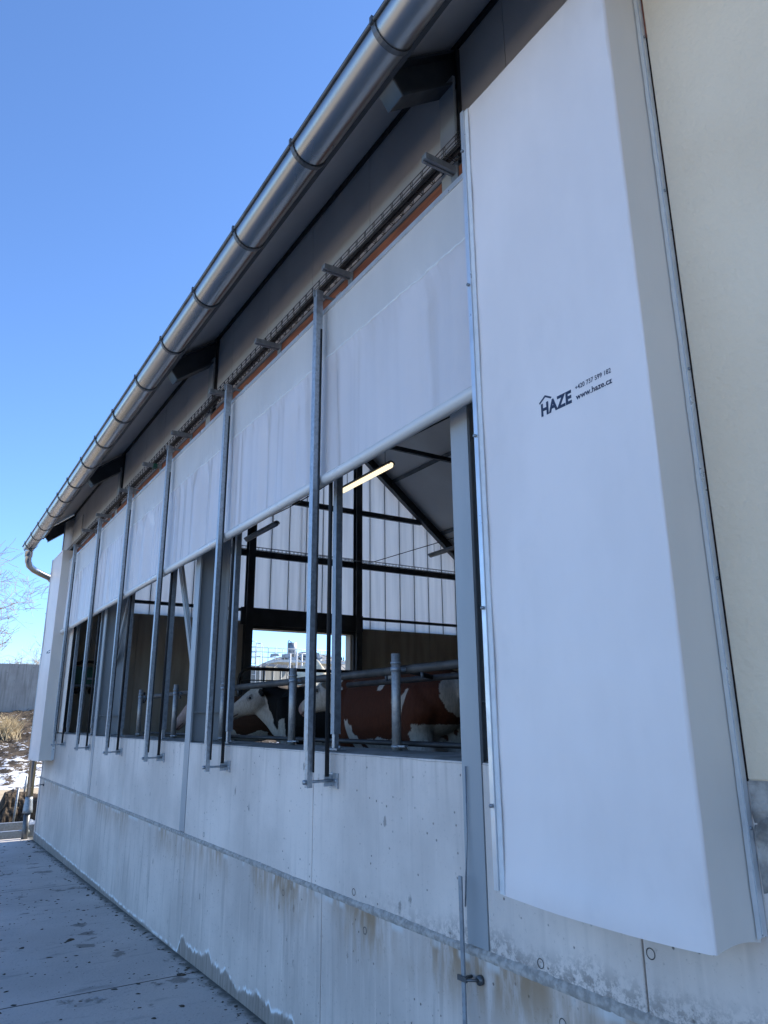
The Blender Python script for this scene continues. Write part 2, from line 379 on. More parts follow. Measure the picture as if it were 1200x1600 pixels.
mb.build('lower_wall', 'lo', barn, bevel=.0025)
mb = MB()                                                 # rough mortar edge of the pour joint
def led(u, v):
    x = 2.8-15.1*u; near = max(0, min(1, (x+3.6)/2.0))
    k = .5+.55*nz(x*2.3, 4, 1)+.3*nz(x*9, 4, 1)+.2*nz(x*27, 2, 9)+.12*nz(x*61, 2, 3); j = int(round(v*5)); q = nz(x*40, j*3, 1)*.003*(1+near)
    yy = (-.006, -.0085-.001*k, -.010-.002*k, -.009-.002*k, -.003, .006)[j]+q*.5
    zz = (ZJ-.020-.004*k, ZJ-.0165-.003*k, ZJ-.010, ZJ-.002+.003*k, ZJ+.004+.005*k+.010*near*k, ZJ+.006+.006*k+.012*near*k)[j]
    return (x, yy, zz)
mb.grid(led, 1500, 5); mb.build('pour_joint_ledge', 'ledge', barn)
mb = MB()
def sillf(u, v):
    x = -.5-11.8*u; j = int(round(v*3)); k = nz(x*7, 1, 2)*.006
    return (x, (-.002, .035, .12, .25)[j], (1.338+k, 1.352+k, 1.352+k*.5, 1.358)[j])
mb.grid(sillf, 300, 3); mb.build('sill', 'sill', barn)
mb = MB()                                                 # formwork tie holes: a dark ring with a plug
for x, z, lo_ in [(-1.492, .883, 0), (-1.924, .757, 0), (-3.098, .76, 0), (-5.102, .765, 0), (-7.1, .76, 0), (-1.835, .62, 1), (-2.988, .63, 1), (-3.817, .635, 1)]:
    y = -.0095 if lo_ else -.0015
    n = 18; R, r = .0150, .0122
    vs = [(x+q*math.cos(k*math.tau/n), y, z+q*math.sin(k*math.tau/n)) for q in (R, r) for k in range(n)]
    mb = MB(); mb.add(vs, [(k, (k+1) % n, n+(k+1) % n, n+k) for k in range(n)]); mb.build('tie_hole', 'joint', barn)
# columns: outer flange, web, inner flange
for i, c in enumerate(C):
    for side in ((0,) if i else (0,)):
        mb = MB(); zt = 4.50; zb = .735 if i < 3 else .9; w_ = .112
        if i == 3: zb = 1.36
        mb.box(c-w_/2, c+w_/2, -.0035, .010, zb, zt); mb.box(c-.004, c+.004, .010, .232, max(zb, 1.352), zt+.15)
        mb.box(c-w_/2, c+w_/2, .232, .243, 1.36, zt+.12)
        mb.box(c-.05, c-.004, .01, .232, 1.56, 1.566); mb.box(c+.004, c+.05, .01, .232, 1.56, 1.566)
        mb.build('column', 'steel', barn)
    mb = MB(); mb.box(c-.05, c+.05, 7.76, 7.98, -.2, 4.5); mb.build('column', 'steeld', barn)
# knee braces in the bay between the second and third columns
for a, b in (((-5.62, .16, 1.25), (-7.1, .16, 3.85)), ((-8.93, .16, 2.05), (-7.75, .16, 3.85))):
    mb = MB(); mb.beam(a, b, .006, .06, (1, 0, 0)); mb.beam((a[0], a[1]-.028, a[2]), (b[0], b[1]-.028, b[2]), .05, .006, (0, 1, 0)); mb.build('knee_brace', 'steel', barn)
# rafters with outrigger, plate, collar tie
NZ = lambda y: 4.45+.78*y
YR = 4.02; ZR = NZ(YR)
FZ = lambda y: ZR-.79*(y-YR)
cosr = 1/math.hypot(1, .78)
for i, c in enumerate(C):
    mb = MB(); hh = .165
    dz = hh/2/cosr; y0 = -.345 if i < 3 else -.36
    nv = Vector((0, -.78, 1)).normalized()
    mb.ibeam((c, y0, NZ(y0)+dz), (c, YR, ZR+dz), .11, hh)
    mb.build('rafter', 'steeld', barn)
    if i < 3:                                             # dark grey end plate of the outrigger
        mb = MB(); d = Vector((0, 1, .78)).normalized(); p = Vector((c, y0, NZ(y0)+dz)); 
        mb.beam(p-d*.012, p-d*.001, .115, hh+.004, nv); mb.build('outrigger_plate', 'plate', barn)
    cf = c if i < 3 else -11.93; mb = MB(); mb.ibeam((cf, YR, ZR+dz+.03), (cf, 8.0, FZ(8.0)+dz+.03), .11, hh+.045); mb.build('rafter', 'steeld', barn)
    if 0 < i < 3:
        mb = MB(); mb.beam((c, 1.5, 5.58), (c, 6.5, 5.58), .05, .07); mb.build('collar_tie', 'steeld', barn)
# roof skins
NU = lambda y: NZ(y)+.245; FU = lambda y: FZ(y)+.245
for a, b, fn in ((-.515, YR, NU), (YR, 8.6, FU)):
    mb = MB(); x0, x1 = -12.34, 9
    vs = [(x, y, fn(y)+t) for x in (x0, x1) for y in (a, b) for t in (0, .11)]
    mb.add(vs, [(0, 1, 3, 2), (4, 6, 7, 5), (0, 4, 5, 1), (2, 3, 7, 6), (1, 5, 7, 3)])
    mb.build('roof', 'roofout', barn)
    mb = MB(); vs = [(x, y, fn(y)-.006) for x in (x0+.02, x1-.02) for y in (a+.01, b-.01)]
    mb.add(vs, [(0, 1, 3, 2)]); mb.build('roof_lining', 'roofin', barn)
for y, fn in ((-.385, NZ), (1.0, NZ), (2.3, NZ), (6.0, FZ), (7.2, FZ), (4.9, FZ)):
    mb = MB()
    zt = fn(y)+.225
    if y < 0: mb.box(-12.3, 9, y-.012, y-.004, 4.285, zt); mb.box(-12.3, 9, y-.012, y+.03, 4.277, 4.285)
    else: mb.beam((-12.2, y, zt-.03), (9, y, zt-.03), .05, .075, (0, .78 if fn is NZ else -.78, 1))
    mb.build('purlin' if y > 0 else 'eaves_purlin', 'steeld', barn)
# panels between column heads, above the opening
edges = [-1.13]+[e for c in C[:3] for e in (c+.057, c-.057)]+[-12.08]
for a, b in zip(edges[::2], edges[1::2]):
    mb = MB(); x = a
    while x > b+.02:
        xn = max(b, x-.72); mb.box(xn+.002, x-.002, .035, .075, 3.96, NU(.035)-.02); x = xn
    mb.build('wall_panel', 'panel', barn)
    mb = MB(); mb.box(b+.002, a-.002, -.003, .05, 3.72, 3.955); mb.build('top_plank', 'rust', barn)
    mb = MB(); mb.box(b+.002, a-.002, .0, .034, 3.957, 3.97); mb.build('drip_flashing', 'steeld', barn)
for c in C[:3]:                                           # dark seal beside each column head
    mb = MB(); mb.box(c+.058, c+.070, .015, .045, 3.96, NU(0)-.03); mb.build('seal_strip', 'black', barn)
mb = MB(); mb.box(-12.08, -11.3, .02, .030, 3.97, 4.5); mb.build('light_end_panel', 'coverside', barn)
mb = MB()                                                 # flashing line at soffit
mb.box(-12.1, -1.13, .018, .034, NU(.03)-.045, NU(.03)-.012); mb.build('soffit_angle', 'black', barn)
# far bay closing board
mb = MB(); mb.box(-12.1, -11.02, .02, .035, 1.36, 3.72); mb.build('side_closure', 'coverside', barn)
# stucco wall at the near end
mb = MB(); mb.box(-1.1395, 9, -.004, .24, 1.348, NU(0)-.02); mb.build('stucco_wall', 'stucco', barn, bevel=.004)
mb = MB(); mb.box(-1.150, -1.1405, .001, .02, 1.345, 4.6); mb.build('corner_lath', 'lath', barn)
mb = MB(); mb.box(-2.0, -1.15, .10, .24, 1.36, 4.2); mb.build('inner_boarding', 'black', barn)
mb = MB()                                                 # broken lower edge of the render
def brk(u, v):
    x = -1.139+.75*u; k = nz(x*9, 1, 1)*.5+nz(x*31, 2, 2)*.25; lo = 1.345-(.05+.20*max(0, 1-u*3.2))*(1+k)
    e = math.sin(v*math.pi); q = .5+nz(x*22, v*9, 3)+.5*nz(x*60, v*24, 5)
    return (x, -.001-.0065*e*q if .02 < v < .98 else .002, lo+(1.352-lo)*v)
mb.grid(brk, 160, 40, False); mb.build('broken_render_edge', 'lomortar', barn)
# back wall, right end wall, floor
mb = MB(); mb.box(-12.2, 9, 8.0, 8.2, -.3, 4.6); mb.build('back_wall', 'inside', barn)
mb = MB(); mb.box(8.8, 9, .25, 8, -.3, 7.6); mb.build('end_wall', 'inside', barn)
mb = MB(); mb.box(-12.0, 8.8, .25, 8, -.3, .87); mb.build('barn_floor', 'inside', barn)
# gable wall
GX = -12.02
for y0, y1, z1 in ((.25, 2.97, 3.17), (5.13, 8.0, 3.17)):
    mb = MB(); y = y0
    while y < y1-.01:
        yn = min(y1, y+.9); mb.box(GX-.16, GX, y+.003, yn-.003, -.3, z1); y = yn
    mb.build('gable_wall', 'inside', barn)
mb = MB(); mb.box(GX-.16, GX, 2.97, 5.13, -.3, .86); mb.build('door_threshold', 'inside', barn)
mb = MB(); y = -.1
def pz(y): return (NZ(y) if y < YR else FZ(y))+.16
while y < 8.0:
    yn = y+.352; a = y+.004; b = yn-.004; mid = [a, b] if not (a < YR < b) else [a, YR, b]
    for p, q in zip(mid[:-1], mid[1:]):
        x0, x1 = GX-.05, GX-.02; vs = [(x, yy, zz) for x in (x0, x1) for yy, zz in ((p, 3.17), (q, 3.17), (q, pz(q)), (p, pz(p)))]
        mb.add(vs, [(0, 3, 2, 1), (4, 5, 6, 7), (0, 1, 5, 4), (1, 2, 6, 5), (2, 3, 7, 6), (3, 0, 4, 7)])
    y = yn
mb.build('gable_cladding', 'poly', barn)
mb = MB(); y = -.1
while y < 8.1:
    mb.box(GX-.052, GX-.012, y-.006, y+.006, 3.17, pz(y)-.02); y += .352
mb.build('cladding_joint', 'galvd', barn)
for z, h, ya, yb in ((5.46, .10, 1.45, 6.75), (4.38, .11, .05, 8), (3.36, .05, .05, 8)):
    mb = MB(); mb.box(GX, GX+.06, ya, yb, z-h/2, z+h/2); mb.build('girt', 'steeld', barn)
for y, zt in ((2.975, 6.70), (5.17, 6.55)):
    mb = MB(); mb.ibeam((GX+.12, y, .87), (GX+.12, y, zt), .13, .13, .016, (1, 0, 0)); mb.build('gable_post', 'steeld', barn)
mb = MB(); mb.box(GX+.062, GX+.10, 2.85, 5.30, 3.10, 3.40); mb.build('door_lintel', 'steeld', barn)
for ya, yb in ((5.08, 5.135), (2.965, 3.01)):
    mb = MB(); mb.box(GX-.18, GX+.005, ya, yb, .87, 3.05); mb.build('door_jamb', 'jamb', barn)
mb = MB(); mb.box(GX-.18, GX+.062, 2.97, 5.13, 3.04, 3.17); mb.build('door_head', 'steeld', barn)
# ================================================================ GUTTER
gt = empty('gutter', (-5, -.57, 4.0), 'long half-round zinc rain gutter under the roof edge', 'gutter')
gy, gzc, gr = -.568, 4.092, .084
mb = MB(); n = 16
def gut(u, v):
    a = math.pi+math.pi*v*1.04; return (9-21.15*u, gy+gr*math.cos(a), gzc+gr*math.sin(a))
mb.grid(gut, 60, n)
mb.grid(lambda u, v: (9-21.15*u, gy+(gr-.004)*math.cos(math.pi+math.pi*v), gzc+(gr-.004)*math.sin(math.pi+math.pi*v)), 60, n)
mb.add([(-12.15, gy+gr*math.cos(math.pi+math.pi*k/n), gzc+gr*math.sin(math.pi+math.pi*k/n)) for k in range(n+1)], [tuple(range(n+1))])
mb.build('trough', 'gutter', gt)
mb = MB(); mb.tube([(9, gy-gr-.003, gzc+.004), (-12.15, gy-gr-.003, gzc+.004)], .0105, 8); mb.build('front_bead', 'gutterd', gt)
mb = MB(); mb.beam((-12.34, -.560, 4.15), (9, -.560, 4.15), .004, .10, (0, .35, 1)); mb.beam((-12.34, -.53, 4.21), (9, -.53, 4.21), .05, .004, (0, -.6, 1)); mb.build('drip_edge', 'gutterd', gt)
bx = [-1.85+.73*k for k in range(8, 0, -1)]+[-1.85, -2.576, -3.31, -4.0, -4.71, -5.41, -6.18, -6.90, -7.58, -8.35, -9.0, -9.77, -10.55, -11.2, -11.85]
for x in bx:
    mb = MB(); pts = [(x, gy+(gr+.004)*math.cos(math.pi*(.94+1.06*k/14)), gzc+(gr+.004)*math.sin(math.pi*(.94+1.06*k/14))) for k in range(15)]
    for a, b in zip(pts[:-1], pts[1:]):
        a, b = Vector(a), Vector(b); d = (b-a).normalized(); mb.beam(a-d*.0015, b+d*.0015, .005, .024, (1, 0, 0))
    mb.box(x-.008, x+.008, gy-gr-.016, gy-gr+.006, gzc-.012, gzc+.022)
    mb.beam((x, gy+gr+.002, gzc-.002), (x, -.39, NZ(-.39)+.15), .02, .005)
    mb.build('gutter_bracket', 'gutterd', gt)
dp = empty('downpipe', (-12.45, -.1, 0), 'round grey rain downpipe bending from the gutter end behind the far white cover', 'downpipe')
X0 = -12.03
path = [(X0, gy, 4.02), (X0, gy, 3.93), (X0-.02, gy+.005, 3.86), (X0-.09, gy+.04, 3.80), (X0-.18, gy+.11, 3.765), (X0-.28, gy+.22, 3.735), (X0-.38, -.20, 3.70), (X0-.415, -.13, 3.64), (X0-.42, -.105, 3.55), (X0-.42, -.10, 3.3), (X0-.42, -.10, .30)]
mb = MB(); mb.tube(path, .048, 14); mb.build('pipe', 'gutter', dp)
mb = MB(); mb.tube([(X0, gy, 4.04), (X0, gy, 4.0), (X0, gy, 3.92)], [.07, .056, .054], 14); mb.build('outlet', 'gutter', dp)
mb = MB(); mb.tube([(X0-.42, -.10, .44), (X0-.42, -.10, .40), (X0-.42, -.10, .27), (X0-.42, -.10, .22)], [.050, .054, .066, .070], 14); mb.build('foot_boot', 'galvd', dp)
mb = MB(); mb.tube([(X0-.42, -.10, .23), (X0-.42, -.10, -.25)], .045, 12); mb.build('drain_pipe', 'gutterd', dp)
# ================================================================ CURTAIN
cu = empty('roll_up_curtain', (-6.5, -.09, 2.7), 'long white roll-up fabric curtain half lowered across the open side', 'curtain')
mb = MB(); cx0, cx1 = -11.30, -1.83
GXS = [-3.29, -4.72, -6.17, -7.57, -9.03, -10.60]
FOLD = [(-3.19, .05), (-2.37, .09), (-4.14, .07), (-3.62, .12), (-4.95, .06), (-5.3, .10), (-6.03, .07), (-6.8, .1), (-7.4, .06), (-8.3, .08), (-9.4, .1), (-10.2, .07), (-10.9, .06)]
def cur(u, v, za=2.745, zb=3.458):
    x = cx0+(cx1-cx0)*u; z = za+(zb-za)*v
    lowz = max(0, min(1, (3.50-z)/.2)); far = max(0, min(1, (-x-2.0)/4)); amp = (.4+1.5*far)
    y = -.088+.006*nz(x*.9, z*.6, 3)
    y += .020*amp*lowz*nz(x*4.5, z*.30, 1)+.008*amp*lowz*nz(x*13, z*.45, 7)+.0014*amp*nz(x*31, z*.8, 2)
    for fx, fw in FOLD: y += .022*lowz*math.exp(-((x-fx-.03*nz(z*2, fx, 0))/fw)**2)
    ft = max(0, 1-abs(z-3.455)/.12); y += .006*ft*nz(x*15+z*7, z*5, 4)+.003*ft*nz(x*45+z*20, z*6, 4)
    return (x, y, z)
mb.grid(cur, 1300, 70); mb.build('fabric', 'curtain', cu)
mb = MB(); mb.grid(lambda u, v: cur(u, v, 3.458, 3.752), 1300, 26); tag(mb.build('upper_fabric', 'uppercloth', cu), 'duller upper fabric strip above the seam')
mb = MB(); mb.grid(lambda u, v: tuple(a+b for a, b in zip(cur(u, v, 3.452, 3.464), (0, -.0035*math.sin(v*math.pi)-.0006, 0))), 1300, 3); mb.build('seam', 'hem', cu)
mb = MB(); mb.tube([(cx0-.06+(cx1-cx0+.06)*k/40, -.088, 2.735+.006*nz(k*.3, 0, 0)) for k in range(41)], .029, 18); mb.build('roll_tube', 'tube', cu)
mb = MB(); mb.box(cx0, cx1, -.097, -.083, 3.75, 3.776); mb.box(cx0, cx1, -.083, -.003, 3.762, 3.768); mb.build('top_rail', 'alu', cu)
# ================================================================ GUIDE POSTS in front of the curtain
lab = ['nearest galvanised guide post to the big white cover, in front of the curtain', 'second galvanised guide post from the big white cover',
       'third galvanised guide post, just left of the second wall column', 'fourth guide post, between the dark column and the white sky-lit gable',
       'fifth guide post counted from the big white cover', 'farthest galvanised guide post, beside the far white cover']
gp = empty('guide_post', (0, -.14, 1.2), lab[0], 'guide post', 'guide posts in front of the curtain')
mb = MB(); mb.box(-.020, .020, -.160, -.156, 1.36, 3.87); mb.box(-.020, -.016, -.156, -.120, 1.36, 3.87); mb.box(.016, .020, -.156, -.120, 1.36, 3.87); mb.box(-.016, .016, -.124, -.120, 1.36, 3.87); mb.build('upright', 'galv', gp)
mb = MB(); mb.box(-.015, .013, -.154, -.126, 1.19, 1.40); mb.build('inner_leg', 'galv', gp)
mb = MB(); mb.tube([(-.003, -.155, 1.215), (-.003, -.012, 1.218)], .007, 8); mb.tube([(-.003, -.168, 1.215), (-.003, -.154, 1.215)], .011, 8); mb.build('foot_bar', 'galv', gp)
mb = MB(); mb.box(-.035, .045, -.009, -.001, 1.182, 1.252); mb.box(-.02, -.012, -.05, -.008, 1.19, 1.245); mb.tube([(.028, -.013, 1.217), (.028, -.003, 1.217)], .009, 6); mb.build('wall_plate', 'galv', gp)
mb = MB(); mb.tube([(-.012, -.036, 1.235), (-.012, -.036, 3.76)], .0115, 8); mb.build('guide_rod', 'black', gp)
mb = MB(); mb.tube([(.024, -.128, 1.26), (.024, -.128, 3.62)], .0055, 6); mb.build('rubber_strip', 'black', gp)
mb = MB(); mb.box(-.006, .0, -.15, -.004, 3.845, 3.862); mb.box(-.03, .03, -.012, -.004, 3.81, 3.90); mb.box(-.004, .002, -.172, -.15, 3.83, 3.875); mb.build('top_hook', 'galvd', gp)
for i, x in enumerate(GXS):
    o = gp if i == 0 else copy_tree(gp); o.location = Vector((x, -.14, 1.2))*S; o['label'] = lab[i]
# inner posts standing on the sill
lab = ['inner grey post on the sill nearest the big column', 'inner sill post just right of the white-faced cow', 'inner sill post left of the second column',
       'inner sill post right of the third column', 'inner sill post left of the third column', 'farthest inner sill post beside the black gap']
ip = empty('inner_post', (0, .055, 1.355), lab[0], 'post', 'inner guide posts on the sill')
mb = MB(); mb.box(-.019, .019, .036, .040, 1.43, 3.70); mb.box(-.019, -.015, .040, .074, 1.43, 3.70); mb.box(.015, .019, .040, .074, 1.43, 3.70); mb.build('upright', 'galvd', ip)
mb = MB(); mb.box(-.013, .013, .042, .066, 1.362, 1.50); mb.build('inner_leg', 'galv', ip)
mb = MB(); mb.box(-.045, .06, .03, .08, 1.353, 1.362); mb.tube([(.045, .055, 1.36), (.045, .055, 1.375)], .007, 6); mb.build('foot_plate', 'galvd', ip)
IXS = [-3.385, -4.88, -6.41, -7.88, -9.28, -10.84]
for i, x in enumerate(IXS):
    o = ip if i == 0 else copy_tree(ip); o.location = Vector((x, .055, 1.355))*S; o['label'] = lab[i]
# support arms above the curtain
lab = ['short steel arm nearest the big white cover, above the curtain', 'short steel arm right of the first guide post top', 'short steel arm midway between the first and second guide post tops',
       'short steel arm just left of the second guide post top', 'short steel arm left of the third wall bay, before the third guide post top', 'short steel arm beside the hanging green connector',
       'short steel arm just left of the fourth guide post top', 'short steel arm just right of the fifth guide post top', 'farthest visible short steel arm under the roof edge']
AX = [-2.18, -3.15, -4.12, -5.02, -6.0, -6.95, -7.93, -9.1, -9.97]
ar = empty('support_arm', (0, 0, 3.94), lab[0], 'bracket', 'support arms above the curtain')
mb = MB(); mb.box(-.018, .018, -.185, -.004, 3.929, 3.953); mb.box(-.018, -.006, -.185, -.004, 3.921, 3.929); mb.box(.006, .018, -.185, -.004, 3.921, 3.929); mb.build('channel', 'galvd', ar)
mb = MB(); mb.box(-.024, .024, -.012, -.004, 3.87, 3.96); mb.build('plate', 'galvd', ar)
for i, x in enumerate(AX):
    o = ar if i == 0 else copy_tree(ar); o.location = Vector((x, 0, 3.94))*S; o['label'] = lab[i]
# cable tray
ct = empty('cable_tray', (-6, -.05, 3.96), 'wire basket cable tray with black cables above the curtain', 'cable tray')
mb = MB(); ty, tz = -.055, 3.972
for dy, dz in ((-.034, .045), (-.034, .02), (-.034, .0), (-.012, 0), (.012, 0), (.034, 0), (.034, .045)):
    mb.tube([(-11.9, ty+dy, tz+dz), (-1.95, ty+dy, tz+dz)], .0024, 4)
x = -1.97
while x > -11.9:
    for k in range(2):
        xx = x-.012*k
        mb.tube([(xx, ty-.034, tz+.045), (xx, ty-.034, tz), (xx, ty+.034, tz), (xx, ty+.034, tz+.045)], .0026, 4)
    x -= .088
mb.build('wire_basket', 'wire', ct)
mb = MB()
for j in range(3):
    mb.tube([(-1.95-9.9*k/80, ty-.012+.012*j+.004*nz(k*.5, j, 0), tz+.009+.004*nz(k*.7, j, 5)+.006*(j == 1)) for k in range(81)], .0095, 6)
mb.build('cable', 'black', ct)
mb = MB(); mb.box(-6.98, -6.93, ty-.03, ty+.01, 3.915, 3.955); tag(mb.build('junction_box', 'green', ct), 'small green junction box under the tray')
# ================================================================ COVERS over the curtain ends
def cover_y(x, z): return -.20+.009*nz(x*1.6, z*1.0, 2)+.0028*nz(x*6+z*4, z*2.5, 3)+.0016*nz(x*3, z*11, 6)
def cover(name, xl, xr, z0, z1, label, text=True):
    base = ((xl+xr)/2, -.1, z0); cv = empty(name, base, label, 'cover', 'white end covers of the curtain')
    R = .007
    def prof(s_):                 # 0..1 across the front, rounded right corner
        x = xl+(xr-xl)*s_; return x
    def front(u, v):
        x = xl+(xr-R-xl)*u; z = z0+(z1-z0)*v; y = cover_y(x, z)
        lz = (z-z0)/.10; sag = math.exp(-lz*lz)*max(0, math.sin(min(1, u)*math.pi))**.6*.036
        y -= sag*.6; z2 = z-(.004*math.sin(u*math.pi*.9)*math.exp(-(z-z0)/.1))
        return (x, y, z2)
    mb = MB(); mb.grid(front, 90, 300)
    # the rounded edge follows the front sheet
    def corner(u, v):
        a = math.pi*1.5+u*math.pi/2; z = z0+(z1-z0)*v
        q = (cover_y(xr-R, z)+.20)*(1-u)
        k = .0012*nz(3, z*13, 8)*math.sin(u*math.pi)
        return (xr-R+(R+k)*math.cos(a), -.20+R+(R+k)*math.sin(a)+q, z)
    mb.grid(corner, 8, 300); 
    mb.grid(lambda u, v: (xl+(xr-xl-.01)*u, -.2+(.17)*v, z1-.0+.0*v), 4, 2)   # top face
    mb.build('front_sheet', 'cover', cv)
    mb = MB()
    mb.grid(lambda u, v: (xr+.003*nz(1, v*9, 6)*u*(1-u)*4, -.20+R+(.176-R)*u, z0+(z1-z0)*v+.010*math.sin(u*3.1)*math.exp(-v*40)), 10, 200)
    mb.build('side_sheet', 'coverside', cv)
    mb = MB(); mb.box(xl-.001, xl+.020, -.2065, -.2025, z0+.002, z1-.002)
    mb.grid(lambda u, v: (xr+.0035, -.044+.020*u+(.0022*nz(v*40, 0, 0) if u == 0 else 0), z0+.01+(z1-z0-.01)*v), 1, 150, False)
    mb.build('hem', 'hem', cv)
    mb = MB(); mb.box(xl-.022, xl-.002, -.212, -.172, z0+.01, z1+.004); mb.box(xl-.0245, xl-.022, -.203, -.199, z0+.01, z1); mb.box(xr-.004, xr+.0060, -.0235, -.0045, z0+.012, z1)
    mb.box(xl-.02, xr-.02, -.172, -.006, z1-.02, z1-.012); mb.build('frame', 'alu', cv)
    mb = MB()
    for z in [z0+.25+.62*k for k in range(6)]:
        if z < z1: mb.tube([(xl-.012, -.222, z), (xl-.012, -.212, z)], .006, 8); mb.tube([(xr+.004, -.014, z), (xr+.009, -.014, z)], .005, 8)
    mb.build('rivet', 'galvd', cv)
    return cv
cvr = cover('curtain_cover', -1.862, -1.148, .988, 3.915, 'big white fabric cover in the foreground with printed dark blue lettering')
cvf = cover('curtain_cover', -12.15, -11.3, .985, 3.93, 'narrow-looking white cover at the far end of the barn, beside the downpipe')
# lettering
def text(body, x, z, size, parent, bold=0, width=None, slant=0):
    cu_ = bpy.data.curves.new('t', 'FONT'); cu_.body = body; cu_.size = size*S/.7; cu_.offset = bold*S; cu_.extrude = .0002; cu_.resolution_u = 6; cu_.space_character = 1.08 if bold > .002 else 1.03
    o = bpy.data.objects.new('t', cu_); sc.collection.objects.link(o); bpy.context.view_layer.update()
    me = bpy.data.meshes.new_from_object(o.evaluated_get(bpy.context.evaluated_depsgraph_get()))
    bpy.data.objects.remove(o); xs = [v.co.x for v in me.vertices]
    k = width*S/(max(xs)-min(xs)) if width else 1; x_ = min(xs)
    b = Vector(parent['_b'])
    for v in me.vertices:
        p = v.co.copy(); xx, zz = x+(p.x-x_)*k/S, z+p.y/S; v.co = Vector(((xx-b.x)*S, (cover_y(xx, zz)-.0006-b.y)*S-p.z, (zz-b.z)*S))
    me.name = 'lettering'; ob = bpy.data.objects.new('lettering', me); sc.collection.objects.link(ob); ob.parent = parent; ob['_b'] = tuple(b)
    me.materials.append(M_['ink']); return ob
tag(text('HAZE', -1.560, 2.4405, .0405, cvr, bold=.0026, width=.132), 'bold dark blue letters HAZE')
tag(text('www.haze.cz', -1.411, 2.4405, .0185, cvr, bold=.0006, width=.141), 'web address in dark blue')
tag(text('+420 737 599 182', -1.411, 2.4735, .0150, cvr, bold=.0003, width=.141), 'phone number in dark blue')
mb = MB()
for a_, b_ in (((-1.566, 2.4865), (-1.5385, 2.5045)), ((-1.5405, 2.505), (-1.513, 2.489))):
    mb.beam((a_[0], cover_y(*a_)-.0006, a_[1]), (b_[0], cover_y(*b_)-.0006, b_[1]), .006, .001, (0, 1, 0))
mb.build('roof_mark', 'ink', cvr)
mb = MB(); mb.beam((-11.72, cover_y(-11.64, 2.47)-.001, 2.47), (-11.55, cover_y(-11.64, 2.47)-.001, 2.47), .03, .001, (0, 1, 0)); mb.beam((-11.53, cover_y(-11.45, 2.48)-.0015, 2.48), (-11.38, cover_y(-11.45, 2.48)-.0015, 2.48), .012, .001, (0, 1, 0)); mb.beam((-11.53, cover_y(-11.45, 2.45)-.0015, 2.45), (-11.38, cover_y(-11.45, 2.45)-.0015, 2.45), .012, .001, (0, 1, 0)); mb.build('printed_mark', 'ink', cvf)
# ================================================================ earth conductors
def conductor(name, x, ztop, label):
    t = empty(name, (x, -.03, 0), label, 'earthing rod')
    mb = MB(); mb.box(x-.009, x+.009, -.05, -.044, -.05, ztop); mb.build('flat_bar', 'galvd', t)
    mb = MB(); mb.tube([(x+.002, -.03, ztop-.1), (x+.004, -.014, ztop+.12), (x+.006, -.010, 1.33)], .0032, 6); mb.build('wire', 'galvd', t)
    mb = MB(); mb.tube([(x+.002, -.012, .64), (x+.002, -.056, .64)], .006, 6); mb.box(x-.022, x+.026, -.058, -.050, .632, .648)
    mb.tube([(x+.024, -.054, .64), (x+.05, -.02, .64)], .005, 6); mb.tube([(x+.05, -.022, .64), (x+.05, -.008, .64)], .016, 12); mb.build('clamp', 'gutterd', t)
conductor('earthing_rod', -2.262, .96, 'flat galvanised earthing bar with a clamp below the near column')
conductor('earthing_rod', -11.9, 1.1, 'thin earthing bar at the far corner of the concrete wall')
# ================================================================ cattle barrier on the wall
# rails are soiled, posts galvanised
br = empty('cattle_barrier', (-5, .2, 1.355), 'galvanised pipe barrier with neck rail behind the sill', 'barrier')
PX = [-1.9, -3.026, -4.184, -5.39, -6.572, -7.753]
for x in PX:
    mb = MB(); mb.tube([(x, .19, 1.356), (x, .19, 1.81)], .0225, 14); mb.build('post', 'galvr', br)
    mb = MB()
    mb.tube([(x, .19, 1.370), (x, .19, 1.380)], .0265, 14); mb.beam((x-.03, .19, 1.378), (x+.08, .19, 1.378), .02, .008); mb.build('foot_clamp', 'galvd', br)
    mb = MB(); mb.tube([(x, .19, 1.760), (x, .19, 1.770)], .0265, 14); mb.build('collar', 'galvd', br)
    mb = MB(); mb.tube([(x, .19, 1.725), (x, .19, 1.745)], .0265, 14); mb.tube([(x, .2, 1.735), (x, .27, 1.735)], .012, 8); mb.build('clamp', 'galvd', br)
mb = MB(); mb.tube([(-1.6, .262, 1.737), (-7.95, .262, 1.737)], .0215, 12); mb.build('neck_rail', 'rail', br)
mb = MB(); mb.tube([(-1.6, .42, 1.70), (-3.9, .42, 1.70)], .016, 10)
for x in PX[:2]: mb.tube([(x, .26, 1.73), (x, .42, 1.70)], .012, 8)
mb.build('rear_rail', 'black', br)
mb = MB()
for x in PX:
    for dx in (-.2, -.11, .12): mb.tube([(x+dx, .262, 1.69), (x+dx, .262, 1.72)], .009, 6)
mb.tube([(-7.97, .262, 1.68), (-7.97, .262, 1.79)], .03, 10); mb.build('rail_fitting', 'steeld', br)
mb = MB(); mb.tube([(-1.6, .30, 1.385), (-7.95, .30, 1.385)], .013, 8); mb.build('lower_rail', 'black', br)
